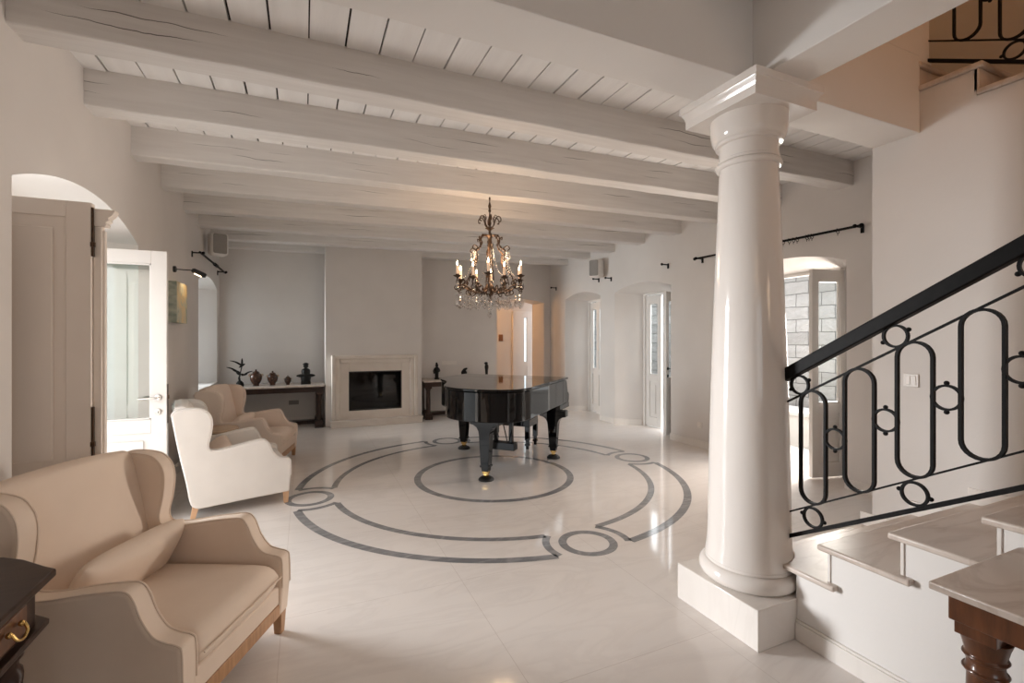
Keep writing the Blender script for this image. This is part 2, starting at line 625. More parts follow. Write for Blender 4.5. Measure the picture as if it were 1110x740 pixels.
def wall_open(mb, lo, hi, z1, thick, openings, P):
    """wall from lo..hi along a, 0..z1; P(a, z, depth 0..1) -> 3-D; openings: dict(a0,a1,b0,b1,sill,spring,apex,bspring,bapex)"""
    for side in (0, 1):
        cur = lo
        for o in openings:
            a0, a1 = (o['a0'], o['a1']) if side == 0 else (o['b0'], o['b1'])
            sp, ap = (o['spring'], o['apex']) if side == 0 else (o['bspring'], o['bapex'])
            mb.quad(P(cur, 0, side), P(a0, 0, side), P(a0, z1, side), P(cur, z1, side))
            if o['sill'] > 0:
                mb.quad(P(a0, 0, side), P(a1, 0, side), P(a1, o['sill'], side), P(a0, o['sill'], side))
            ar = arch_pts(a0, a1, sp, ap)
            for p, q in zip(ar, ar[1:]):
                mb.quad(P(p[0], p[1], side), P(q[0], q[1], side), P(q[0], z1, side), P(p[0], z1, side))
            cur = a1
        mb.quad(P(cur, 0, side), P(hi, 0, side), P(hi, z1, side), P(cur, z1, side))
    for o in openings:
        A = arch_pts(o['a0'], o['a1'], o['spring'], o['apex'])
        B = arch_pts(o['b0'], o['b1'], o['bspring'], o['bapex'])
        for (p, q), (r, s) in zip(zip(A, A[1:]), zip(B, B[1:])):
            mb.quad(P(p[0], p[1], 0), P(q[0], q[1], 0), P(s[0], s[1], 1), P(r[0], r[1], 1))
        s0 = o['sill']
        for a, b, za, zb in ((o['a0'], o['b0'], A[0][1], B[0][1]), (o['a1'], o['b1'], A[-1][1], B[-1][1])):
            mb.quad(P(a, s0, 0), P(a, za, 0), P(b, zb, 1), P(b, s0, 1))
        if s0 > 0:
            mb.quad(P(o['a0'], s0, 0), P(o['a1'], s0, 0), P(o['b1'], s0, 1), P(o['b0'], s0, 1))
    mb.quad(P(lo, 0, 0), P(lo, z1, 0), P(lo, z1, 1), P(lo, 0, 1))
    mb.quad(P(hi, 0, 0), P(hi, z1, 0), P(hi, z1, 1), P(hi, 0, 1))
    mb.quad(P(lo, z1, 0), P(hi, z1, 0), P(hi, z1, 1), P(lo, z1, 1))
    bmesh.ops.remove_doubles(mb.bm, verts=mb.bm.verts, dist=1e-5)


def op(a0, a1, b0, b1, sill, spring, apex, bspring=None, bapex=None):
    return dict(a0=a0, a1=a1, b0=b0, b1=b1, sill=sill, spring=spring, apex=apex,
                bspring=spring if bspring is None else bspring, bapex=apex if bapex is None else bapex)


TL = 0.52
mb = MB()
wall_open(mb, YF, YB, 3.5, TL,
          [op(3.07, 4.97, 3.14, 4.80, 0, 2.29, 2.47, 2.30, 2.46), op(7.46, 8.93, 7.62, 8.74, 0.78, 2.28, 2.40, 2.28, 2.38)],
          lambda a, z, d: (XL - TL * d, a, z))
struct(mb, 'wall_left', M['wall'], 'left plaster wall with an arched doorway and an arched window recess', 'wall', smooth=False)

TR = 0.43
ALC = [(2.95, 4.27, 3.20, 4.00), (5.41, 6.78, 5.68, 6.48), (7.22, 8.49, 7.42, 8.20)]
mb = MB()
wall_open(mb, 1.975, YB, 3.5, TR,
          [op(a0, a1, b0, b1, 0, 2.28, 2.39, 2.25, 2.25) for a0, a1, b0, b1 in ALC],
          lambda a, z, d: (XR + TR * d, a, z))
mb.box(XR, XR + TR, YF, 1.975, 0, 5.6)
mb.box(XR, XR + TR, 1.975, 4.2, 3.5, 5.6)
struct(mb, 'wall_right', M['wall'], 'right plaster wall with three arched door alcoves', 'wall', smooth=False)

TB = 0.5
mb = MB()
wall_open(mb, XL - TL, XR + TR, 3.5, TB, [op(3.69, 4.80, 3.69, 4.76, 0, 2.26, 2.33)],
          lambda a, z, d: (a, YB + TB * d, z))
struct(mb, 'wall_back', M['wall'], 'back plaster wall beside the fireplace breast with a lit passage opening', 'wall', smooth=False)

mb = MB()
wall_open(mb, XL - TL, XR + TR, 5.6, 0.4, [op(-0.35, 1.45, -0.35, 1.45, 0.8, 2.45, 2.6)],  # arched opening added to carry the front fill light
          lambda a, z, d: (a, YF - 0.4 * d + 0.0, z))
struct(mb, 'wall_front', M['wall'], 'plaster wall behind the viewpoint with an arched opening added for fill light', 'wall', smooth=False)

# chimney breast
mb = MB()
mb.box(0.325, 1.955, 8.50, YB + 0.05, 0, 3.3)
struct(mb, 'wall_chimney', M['wall'], 'plaster chimney breast rising above the fireplace', 'wall')

# passage behind the back wall
mb = MB()
mb.box(3.0, 4.72, 10.55, 10.7, 0, 2.9)
mb.box(5.28, 5.8, 10.55, 10.7, 0, 2.9)
mb.box(4.72, 5.28, 10.55, 10.7, 2.09, 2.9)
mb.box(2.9, 3.0, YB + TB, 10.7, 0, 2.9)
mb.box(5.8, 5.9, YB + TB, 10.7, 0, 2.9)
mb.box(2.9, 5.9, YB + TB, 10.7, 2.9, 3.0)
struct(mb, 'wall_passage', M['wall'], 'warm lit walls of the passage behind the back wall', 'wall')

# floor with ring inlay
mb = MB()
mb.box(XL - TL, XR + TR, YF - 0.4, 10.7, -0.12, 0.0)
CX0, CY0 = 1.90, 4.785
EPS = 0.0008


def ring_seg(mb, c, r0, r1, t0, t1, n, mi=1):
    for k in range(n):
        a, b = t0 + (t1 - t0) * k / n, t0 + (t1 - t0) * (k + 1) / n
        mb.quad(*[(c[0] + r * math.cos(t), c[1] + r * math.sin(t), EPS) for r, t in ((r0, a), (r1, a), (r1, b), (r0, b))], mi=mi)


ring_seg(mb, (CX0, CY0), 0.79, 0.86, 0, 2 * PI, 96)
RC, RI = 1.855, 0.335          # small circle centres; clear radius round each
for q in range(4):
    t = q * PI / 2
    c = (CX0 + RC * math.cos(t), CY0 + RC * math.sin(t))
    ring_seg(mb, c, 0.155, 0.215, 0, 2 * PI, 48)
    # arcs between two small circles
    for r0, r1 in ((1.615, 1.675), (1.945, 2.015)):
        rm = (r0 + r1) / 2
        d = math.acos(min(1, (rm * rm + RC * RC - (RI - 0.01) ** 2) / (2 * rm * RC)))
        ring_seg(mb, (CX0, CY0), r0, r1, t + d, t + PI / 2 - d, 40)
    # concave end bars that wrap round the small circle
    for s in (-1, 1):
        n = 18
        lo = hi = None
        pts = []
        for k in range(181):
            a = t + s * PI * k / 180
            p = (c[0] + RI * math.cos(a), c[1] + RI * math.sin(a))
            rr = math.hypot(p[0] - CX0, p[1] - CY0)
            if 1.63 <= rr <= 1.99:
                pts.append(a)
        a0, a1 = pts[0], pts[-1]
        ring_seg(mb, c, RI - 0.055 + 0.0, RI, a0, a1, n)
struct(mb, 'floor', [M['floor'], M['inlay']], 'polished cream marble floor with inlaid grey rings', 'floor')

# ceiling boards (run front to back) with a dark backing
mb = MB()
mb.box(XL - TL, XR + TR, 1.976, YB + TB, ZC + 0.03, ZC + 0.3, 1)
mb.box(XL - TL, 2.088, YF - 0.4, 1.976, ZC + 0.03, ZC + 0.3, 1)
x = XL - 0.5
rnd = random.Random(3)
off = 0.024 - 0.2 * 10
x = off
while x < XR + 0.3:
    w = 0.2
    g = rnd.choice([0.006, 0.008, 0.010, 0.013, 0.016])
    z = ZC + rnd.uniform(-0.003, 0.003)
    y0 = 1.99 if x > 1.85 else YF - 0.2
    x0, x1 = max(x + g / 2, XL - 0.45), min(x + w - g / 2, XR + 0.35)
    if x1 > x0:
        mb.box(x0, x1, y0, YB + 0.3, z, ZC + 0.028, 0)
    x += w
struct(mb, 'ceiling', [M['board'], M['gap']], 'white board ceiling with dark gaps between the boards', 'ceiling')

# upper storey round the stairwell
mb = MB()
mb.box(2.1, XR + TR, YF - 0.4, 4.4, 5.5, 5.65)
mb.box(2.0, 2.1, YF - 0.4, 4.4, ZC + 0.3, 5.6)
mb.box(2.0, XR + TR, 4.2, 4.4, ZC + 0.3, 5.6)
struct(mb, 'wall_upper', M['upper'], 'dim ochre walls of the upper hall over the stairs', 'wall')

# whitewashed ceiling beams
BL = [3.015, 3.885, 4.784, 5.67, 6.60, 7.456, 8.32, 9.10]
BR = [2.882, 3.645, 4.42, 5.20, 5.99, 6.78, 7.55, 8.37]
ORD = ['first', 'second', 'third', 'fourth', 'fifth', 'sixth', 'seventh', 'eighth']
for i, (a, b) in enumerate(zip(BL, BR)):
    a2, b2 = a - (b - a) * 0.3 / (XR - XL), b + (b - a) * 0.3 / (XR - XL)
    ang = math.atan2(b - a, XR - XL)
    L = math.hypot(XR - XL, b - a)
    rb = random.Random(i)
    mb = MB()
    n = 28
    W, Hh = 0.175, 0.25
    prev = None
    for k in range(n + 1):
        xx = -0.25 + (L + 0.5) * k / n
        j = lambda s: rb.uniform(-s, s)
        ring = [mb.bm.verts.new((xx, 0 + j(.003), 0 + j(.004))), mb.bm.verts.new((xx, W + j(.003), 0 + j(.004))),
                mb.bm.verts.new((xx, W + j(.003), Hh)), mb.bm.verts.new((xx, 0 + j(.003), Hh))]
        if prev:
            for m_ in range(4):
                mb.face([prev[m_], prev[(m_ + 1) % 4], ring[(m_ + 1) % 4], ring[m_]])
        else:
            mb.face(ring[::-1])
        prev = ring
    mb.face(prev)
    o = mb.obj('ceiling_beam', BEAM[i], bevel=0.008, seg=2, loc=(XL, a, 3.0), rotz=ang)
    tag(o, 'whitewashed timber ceiling beam, %s in line beyond the broad plaster beam on the column' % ORD[i], 'beam', 'whitewashed ceiling beams', 'structure')

# plaster beams over the column
mb = MB()
mb.box(XL - 0.2, 3.6, 1.70, 1.975, 2.81, 3.3)
mb.box(2.09, 3.6, 1.70, 1.975, 3.3, 4.4)
struct(mb, 'plaster_beam', M['soffit'], 'broad smooth plaster beam crossing the room over the column', 'beam', bevel=0.004)
mb = MB()
mb.box(2.09, 2.365, YF - 0.2, 1.70, 2.81, 4.4)
struct(mb, 'plaster_beam', M['soffit'], 'smooth plaster beam running from the column towards the viewer', 'beam', bevel=0.004)

# stair partition wall under the upper flight
NT = 9
UT = [(3.075 - 0.157 * k, 1.39 - 0.30 * k) for k in range(NT)]       # (tread bottom z, nosing y)
pts = [(1.975, 0.0), (1.975, 2.9), (1.72, 2.9)]
yy = 1.72
for z, y in UT:
    pts += [(yy, z - 0.002), (y + 0.03, z - 0.002)]
    yy = y + 0.03
pts += [(yy, 1.2), (YF, 1.2), (YF, 0.0)]
mb = MB()
mb.prism_x(pts, 3.6, 3.74)
struct(mb, 'wall_stair', M['wall'], 'tall white wall closing the side of the upper stair flight', 'wall')


# ------------------------------------------------------------------ baseboards
def base_run(mb, p, q, h=0.10, t=0.016, inward=(0, 0)):
    (x0, y0), (x1, y1) = p, q
    d = Vector((x1 - x0, y1 - y0, 0))
    L = d.length
    ang = math.atan2(d.y, d.x)
    mx = Matrix.Translation((x0, y0, 0)) @ Matrix.Rotation(ang, 4, 'Z')
    mb.box(0, L, 0, t, 0.0, h - 0.012, 0, mx)
    mb.box(0, L, 0, t * 0.6, h - 0.012, h, 0, mx)


mb = MB()
cur = YB
for a0, a1, b0, b1 in reversed(ALC):
    base_run(mb, (XR, a1), (XR, cur)) if cur > a1 else None
    base_run(mb, (XR + TR - 0.06, b1 + 0.04), (XR, a1))
    base_run(mb, (XR, a0), (XR + TR - 0.06, b0 - 0.04))
    cur = a0
base_run(mb, (XR, 2.0), (XR, cur))
struct(mb, 'baseboard_right', M['marble_white'], 'white marble baseboard along the right wall and its alcoves', 'baseboard')
mb = MB()
base_run(mb, (XL, YB), (XL, 4.97))
base_run(mb, (XL, 3.07), (XL, YF))
struct(mb, 'baseboard_left', M['marble_white'], 'white marble baseboard along the left wall', 'baseboard')
mb = MB()
base_run(mb, (0.32, YB), (XL, YB))
base_run(mb, (3.69, YB), (1.96, YB))
base_run(mb, (XR, YB), (4.80, YB))
struct(mb, 'baseboard_back', M['marble_white'], 'white marble baseboard along the back wall', 'baseboard')


# ------------------------------------------------------------------ doors
def leaf(name, w, h, label, mats, glass=None, z0=0.012, th=0.05, panels=(), thing_label_cat='door', stile=0.09, gz=(0.86, 2.09), loc=(0, 0, 0), rotz=0.0):
    """leaf in local x 0..w (hinge at 0), y 0..th, z z0..h"""
    mb = MB()
    if glass:
        mb.box(0, stile, 0, th, z0, h)
        mb.box(w - stile, w, 0, th, z0, h)
        mb.box(stile, w - stile, 0, th, gz[1], h)
        mb.box(stile, w - stile, 0, th, z0, 0.17)
        mb.box(stile, w - stile, 0, th, gz[0] - 0.11, gz[0])
        mb.box(stile, w - stile, 0.012, th - 0.012, 0.17, gz[0] - 0.11)
        for a, b in ((-0.004, 0.012), (th - 0.012, th + 0.004)):           # raised field of the lower panel
            mb.box(stile + 0.05, w - stile - 0.05, a + 0.004, b - 0.004, 0.23, gz[0] - 0.17)
        # glazing beads
        for x0, x1, za, zb in ((stile, stile + 0.014, gz[0], gz[1]), (w - stile - 0.014, w - stile, gz[0], gz[1]), (stile, w - stile, gz[0], gz[0] + 0.014), (stile, w - stile, gz[1] - 0.014, gz[1])):
            mb.box(x0, x1, 0.008, th - 0.008, za, zb)
    else:
        mb.box(0, w, 0.008, th - 0.008, z0, h)
        for yb in (0.0, th - 0.010):
            mb.box(0, stile, yb, yb + 0.010, z0, h)
            mb.box(w - stile, w, yb, yb + 0.010, z0, h)
            for za, zb in panels:
                mb.box(stile, w - stile, yb, yb + 0.010, za, zb)
    o = mb.obj(name, mats, bevel=0.003, seg=2, loc=loc, rotz=rotz)
    tag(o, label, 'door', None, 'structure')
    if glass:
        g = MB()
        g.box(stile + 0.002, w - stile - 0.002, th / 2 - 0.003, th / 2 + 0.003, gz[0] + 0.002, gz[1] - 0.002)
        g.obj('glass_pane', glass, o)
    return o


def lever(parent, x, z, y, side, direction, mat, drop=0.115):
    """lever handle with round rose and key rose; side +-1 the face normal (local y)"""
    mb = MB()
    rot = Matrix.Rotation(R(-90) * side, 4, 'X')
    mb.lathe([(0.024, 0), (0.024, 0.006), (0.020, 0.009), (0.009, 0.010), (0.009, 0.045)], 20, mx=Matrix.Translation((x, y, z)) @ rot)
    yy = y + side * 0.045
    mb.tube(spline([(x, yy - side * 0.006, z), (x + direction * 0.02, yy, z), (x + direction * 0.07, yy, z - 0.001), (x + direction * 0.125, yy, z - 0.003)], 5), 0.0085, 10)
    mb.obj('door_handle', mat, parent)
    mb = MB()
    mb.lathe([(0.023, 0), (0.023, 0.006), (0.018, 0.009)], 20, mx=Matrix.Translation((x, y, z - drop)) @ rot)
    mb.box(x - 0.003, x + 0.003, min(y + side * 0.008, y + side * 0.011), max(y + side * 0.008, y + side * 0.011), z - drop - 0.012, z - drop + 0.006, 1)
    mb.obj('keyhole_rose', [mat, M['black']], parent)


# left doorway: two tall leaves swung into the arch
d1 = leaf('door_1', 0.76, 2.22, 'cream panelled door leaf standing open in the near side of the left arch', M['cream'],
          panels=((0.012, 0.14), (0.70, 0.80), (2.135, 2.22)), stile=0.105, loc=(-1.80, 3.20, 0), rotz=R(0))
mb = MB()
for za, zb in ((0.20, 0.64), (0.86, 2.075)):
    for yb in (-0.007, 0.041):
        mb.box(0.155, 0.605, yb, yb + 0.016, za, zb)
mb.obj('raised_panel', M['cream'], d1, bevel=0.007)
mb = MB()       # meeting-stile pilaster with a small capital
mb.box(0.762, 0.80, 0.018, 0.062, 0.012, 2.10)
mb.box(0.798, 0.812, 0.026, 0.054, 0.012, 2.08)
mb.obj('edge_strip', M['cream'], d1, bevel=0.005)
mb = MB()
prof = [(0.756, 2.10), (0.815, 2.10), (0.822, 2.112), (0.818, 2.122), (0.832, 2.134), (0.828, 2.146), (0.846, 2.162), (0.856, 2.182), (0.858, 2.192), (0.756, 2.192)]
mb.prism_y(prof, 0.008, 0.075)
mb.obj('capital', M['cream'], d1, bevel=0.002)
for za, zb in ((1.935, 2.195), (0.87, 1.13)):
    mb = MB()
    mb.box(0.760, 0.770, -0.003, 0.017, za, zb)
    mb.box(0.757, 0.776, -0.006, 0.010, za + 0.05, za + 0.075)
    mb.obj('flush_bolt', M['bronze'], d1, bevel=0.001)
d2 = leaf('door_2', 0.79, 2.205, 'white glazed door leaf with steel lever standing open beside the cream leaf', M['paint'], glass=M['glass_veil'],
          stile=0.105, gz=(0.84, 2.10), loc=(-1.82, 4.66, 0), rotz=R(0))
lever(d2, 0.735, 1.015, 0.0, -1, -1, M['steel'])
mb = MB()
mb.box(0.7895, 0.793, 0.012, 0.038, 0.80, 1.12)
mb.box(0.7895, 0.800, 0.016, 0.034, 1.0, 1.03)
mb.obj('lock_plate', M['bronze'], d2)

# outer frame of the left doorway
mb = MB()
mb.box(-1.90, -1.81, 3.12, 3.19, 0, 2.26)
mb.box(-1.90, -1.81, 4.72, 4.80, 0, 2.26)
mb.box(-1.90, -1.81, 3.12, 4.80, 2.23, 2.50)
struct(mb, 'trim_1', M['paint'], 'white frame of the arched left doorway', 'door frame', bevel=0.003)

# left window in its recess
mb = MB()
for y0, y1, z0, z1 in ((7.60, 7.68, 0.78, 2.30), (8.68, 8.76, 0.78, 2.30), (8.15, 8.21, 0.78, 2.30), (7.60, 8.76, 0.78, 0.86), (7.60, 8.76, 2.22, 2.42)):
    mb.box(-1.88, -1.80, y0, y1, z0, z1)
w1 = struct(mb, 'window_1', M['paint'], 'white two light window deep in the left wall recess', 'window', bevel=0.003)
mb = MB()
mb.box(-1.845, -1.835, 7.68, 8.15, 0.86, 2.22)
mb.box(-1.845, -1.835, 8.21, 8.68, 0.86, 2.22)
mb.obj('window_pane', M['glass'], w1)
mb = MB()  # unseen window frame, added around the front fill light
for y0, y1, z0, z1 in ((0.0, 0.07, 0.8, 2.5), (1.73, 1.80, 0.8, 2.5), (0.87, 0.93, 0.8, 2.5), (0, 1.8, 0.8, 0.88), (0, 1.8, 2.42, 2.6)):
    mb.box(-0.35 + y0, -0.35 + y1, YF - 0.36, YF - 0.28, z0, z1)
w2 = struct(mb, 'added_window', M['paint'], 'white window added behind the viewpoint for fill light', 'window', bevel=0.003)

# right alcoves: frames and narrow double-door leaves
NAMES = ['alcove behind the column', 'middle right alcove', 'farthest right alcove']
for i, (a0, a1, b0, b1) in enumerate(ALC):
    mb = MB()
    mb.box(XR + TR - 0.05, XR + TR + 0.03, b0 - 0.01, b0 + 0.03, 0, 2.25)
    mb.box(XR + TR - 0.05, XR + TR + 0.03, b1 - 0.03, b1 + 0.01, 0, 2.25)
    mb.box(XR + TR - 0.05, XR + TR + 0.03, b0 + 0.03, b1 - 0.03, 2.225, 2.26)
    struct(mb, 'trim_%d' % (i + 2), M['paint'], 'white door frame lining the %s' % NAMES[i], 'door frame', bevel=0.003)
for n_, y, lab in ((3, 8.17, 'white half glazed door leaf closed in the farthest right alcove'), (4, 6.45, 'white half glazed door leaf closed in the middle right alcove')):
    leaf('door_%d' % n_, 0.37, 2.21, lab, M['paint'], glass=M['glass'], stile=0.085, gz=(0.88, 2.08), loc=(XR + TR - 0.025, y, 0), rotz=R(-90), th=0.045)
d5 = leaf('door_5', 0.37, 2.21, 'white glazed door leaf with dark lever, open in the middle right alcove', M['paint'], glass=M['glass'], stile=0.085, gz=(0.88, 2.08), loc=(XR + TR - 0.02, 5.76, 0), rotz=R(200), th=0.045)
lever(d5, 0.325, 1.03, 0.045, 1, -1, M['black'])
leaf('door_7', 0.37, 2.21, 'white half glazed door leaf nearest the passage in the farthest right alcove', M['paint'], glass=M['glass'], stile=0.085, gz=(0.88, 2.08), loc=(XR + TR - 0.07, 7.45, 0), rotz=R(90), th=0.045)
d6 = leaf('door_6', 0.43, 2.23, 'white glazed door leaf standing open in the alcove behind the column', M['paint'], glass=M['glass'], stile=0.075, gz=(0.80, 2.11), loc=(XR + TR - 0.02, 3.235, 0), rotz=R(168), th=0.045)
# passage door
mb = MB()
mb.box(4.66, 4.72, 10.50, 10.56, 0, 2.15)
mb.box(5.28, 5.34, 10.50, 10.56, 0, 2.15)
mb.box(4.72, 5.28, 10.50, 10.56, 2.09, 2.15)
struct(mb, 'trim_5', M['paint'], 'door frame at the end of the warm passage', 'door frame', bevel=0.003)
d8 = leaf('door_8', 0.56, 2.09, 'white door with a narrow glass strip at the end of the warm passage', M['paint'], glass=M['glass'], stile=0.24,
          gz=(0.90, 2.0), loc=(4.72, 10.505, 0), th=0.045)
tag(MB().box(4.30, 4.41, 10.535, 10.55, 1.42, 1.58).obj('wall_plate', M['plaque'], bevel=0.004), 'small brown plate on the orange lit passage wall', 'wall plate')

# ------------------------------------------------------------------ outdoors
mb = MB()
mb.box(-9, XL - TL, -4, 12, -0.12, -0.03)
mb.box(XR + TR, 9, -4, 12, -0.12, -0.03)
struct(mb, 'ground', M['terrace'], 'pale paving of the terrace outside the doors', 'ground')
mb = MB()
mb.box(7.1, 7.5, 0.5, 12, -0.05, 3.2)
struct(mb, 'garden_wall', M['stone'], 'pale rough stone wall outside the right hand doors', 'wall')
mb = MB()
mb.box(6.35, 6.8, 2.6, 6.8, -0.05, 0.40)
mb.box(6.31, 6.84, 2.56, 6.84, 0.40, 0.46)
tag(mb.obj('garden_bench', M['terrace'], bevel=0.01), 'long low pale block bench outside in front of the stone wall', 'bench')

# ------------------------------------------------------------------ column
CXc, CYc = 2.23, 1.84
col = thing('stone_column', 'polished cream stone column on a square plinth at the foot of the stairs', 'column', (CXc, CYc, 0), kind='thing')
MB().box(-0.255, 0.255, -0.265, 0.265, 0, 0.2).obj('plinth', M['marble_white'], col, bevel=0.004)
prof = []
for k in range(13):
    a = -PI / 2 + PI * k / 12
    prof.append((0.212 + 0.040 * math.cos(a), 0.2445 + 0.0445 * math.sin(a)))
prof += [(0.222, 0.292), (0.222, 0.308)]
MB().lathe(prof, 64).obj('base_moulding', M['column'], col, angle=60)
prof = []
for k in range(25):
    t = k / 24
    z = 0.308 + t * (2.42 - 0.308)
    r = 0.208 - 0.062 * (t ** 1.5)
    if t < 0.06:
        r += 0.012 * (1 - t / 0.06) ** 2
    prof.append((r, z))
MB().lathe(prof, 64).obj('shaft', M['column'], col, angle=60)
prof = [(0.146, 2.42)]
for k in range(9):
    a = -PI / 2 + PI * k / 8
    prof.append((0.150 + 0.017 * math.cos(a), 2.437 + 0.017 * math.sin(a)))
prof += [(0.156, 2.455), (0.156, 2.468), (0.148, 2.472), (0.147, 2.52), (0.149, 2.545), (0.166, 2.548), (0.166, 2.562), (0.170, 2.565)]
for k in range(11):
    a = k / 10 * PI / 2
    prof.append((0.168 + 0.026 * math.sin(a), 2.565 + 0.105 * (1 - math.cos(a))))
prof += [(0.194, 2.69)]
MB().lathe(prof, 64).obj('capital_moulding', M['column'], col, angle=35)
mb = MB()
pr = [(0.228, 2.69), (0.228, 2.733), (0.230, 2.738), (0.235, 2.754), (0.243, 2.767), (0.245, 2.772), (0.252, 2.775), (0.252, 2.81)]
prev = None
for r, z in pr:
    ring = [mb.bm.verts.new((sx * r, sy * r, z)) for sx, sy in ((-1, -1), (1, -1), (1, 1), (-1, 1))]
    if prev:
        for k in range(4):
            mb.face([prev[k], prev[(k + 1) % 4], ring[(k + 1) % 4], ring[k]])
    else:
        mb.face(ring[::-1])
    prev = ring
mb.face(prev)
mb.obj('abacus', M['column'], col, angle=20)

# ------------------------------------------------------------------ staircase (lower flight climbs towards the viewer)
NS = 10
NOSE = [(0.19 + 0.168 * k, 2.045 - 0.295 * k) for k in range(NS)]     # (tread top z, far nosing y)
st = thing('staircase', 'white marble staircase climbing past the column towards the viewer', 'staircase', (0, 0, 0), kind='thing')
PLY, PLX = CYc - 0.267, CXc + 0.257          # faces of the plinth the stairs are scribed to


def scribe(x0, y_lo, y_hi, r, x1, n=14):
    """plan outline from x0 to x1 with the column's circle cut out of its far left corner"""
    ya = CYc - math.sqrt(r * r - (x0 - CXc) ** 2)
    t0 = math.atan2(ya - CYc, x0 - CXc)
    t1 = math.asin(max(-1, min(1, (y_hi - CYc) / r)))
    arc = [(CXc + r * math.cos(t0 + (t1 - t0) * k / n), CYc + r * math.sin(t0 + (t1 - t0) * k / n)) for k in range(n + 1)]
    return [(x0, y_lo)] + arc + [(x1, y_hi), (x1, y_lo)]


mb = MB()
pts = [(PLY, 0.0), (PLY, NOSE[1][0] - 0.032)]
for k in range(1, NS):
    z, y = NOSE[k]
    if k > 1:
        pts.append((y - 0.04, z - 0.032))
    pts.append((NOSE[k + 1][1] - 0.04 if k + 1 < NS else YF + 0.1, z - 0.032))
pts += [(YF + 0.1, 0.0)]
mb.prism_x(pts, 2.25, 3.598)
mb.box(PLX, 3.598, PLY, NOSE[1][1] - 0.04, 0.0, 0.201)
mb.prism_z(scribe(2.25, PLY, NOSE[1][1] - 0.04, 0.262, 3.598), 0.201, NOSE[1][0] - 0.032)
mb.box(PLX, 3.598, NOSE[1][1] - 0.04, NOSE[0][1] - 0.04, 0.0, NOSE[0][0] - 0.032)
mb.obj('stringer', M['soffit'], st)
for k, (z, y) in enumerate(NOSE):
    y1 = NOSE[k + 1][1] - 0.04 - 0.022 + 0.024 if k + 1 < NS else YF + 0.1
    y1 -= 0.04 if k + 1 < NS else 0
    mb = MB()
    if k == 0:
        mb.box(PLX + 0.005, 3.597, y1, y, z - 0.03, z)
    elif k == 1:
        mb.prism_z(scribe(2.215, y1, y, 0.214, 3.597), z - 0.027, z)
    else:
        mb.box(2.215, 3.597, y1, y, z - 0.027, z)
    mb.obj('tread', M['tread'], st, bevel=0.008, seg=3)
    mb = MB()
    mb.box(2.244 if k > 1 else PLX + 0.005, 3.597, y - 0.046, y - 0.033, z - 0.168 + 0.0, z - 0.030)
    mb.obj('riser', M['marble_white'], st, bevel=0.002)
mb = MB()
mb.box(2.232, 2.252, YF + 0.1, PLY, 0.0, 0.088)
mb.box(2.238, 2.252, YF + 0.1, PLY, 0.088, 0.10)
mb.obj('skirting', M['marble_white'], st, bevel=0.003)
mb = MB()
for k, (z, y) in enumerate(NOSE[:-1]):
    mb.box(3.584, 3.5985, NOSE[k + 1][1] - 0.04, y, z, z + 0.09)
mb.obj('wall_skirting', M['marble_white'], st, bevel=0.002)

uf = thing('upper_stair_flight', 'upper marble stair flight seen from below behind the stair wall', 'staircase', (0, 0, 0), kind='thing')
for k, (z, y) in enumerate([(3.232, 1.69)] + UT):
    mb = MB()
    y1 = 1.98 if k == 0 else ([(0, 1.69)] + UT)[k - 1][1] + 0.03
    mb.box(3.585, 4.945, y, y1, z, z + 0.035)
    mb.obj('tread', M['tread'], uf, bevel=0.010, seg=3)
    mb = MB()
    mb.box(3.60, 4.945, y + 0.02, y + 0.045, z - 0.13, z)
    mb.obj('riser', M['marble'], uf, bevel=0.002)
mb = MB()
mb.box(3.60, 3.755, 1.72, 1.875, 3.28, 4.6)
mb.box(3.595, 3.765, 1.712, 1.88, 3.28, 3.30)
struct(mb, 'stair_pier', M['soffit'], 'square plaster pier on the upper landing beside the railing', 'pier', bevel=0.004)
mb = MB()
mb.box(3.60, XR, 1.98, 4.3, 3.272, 3.30)
struct(mb, 'floor_upper', M['marble'], 'marble floor of the upper landing', 'floor')


# ------------------------------------------------------------------ wrought iron railings
def stadium(w, h, n=12):
    r = w / 2
    s = h / 2 - r
    pts = []
    for k in range(n + 1):
        a = PI * k / n
        pts.append((r * math.cos(a), s + r * math.sin(a)))
    for k in range(n + 1):
        a = PI + PI * k / n
        pts.append((r * math.cos(a), -s + r * math.sin(a)))
    return pts


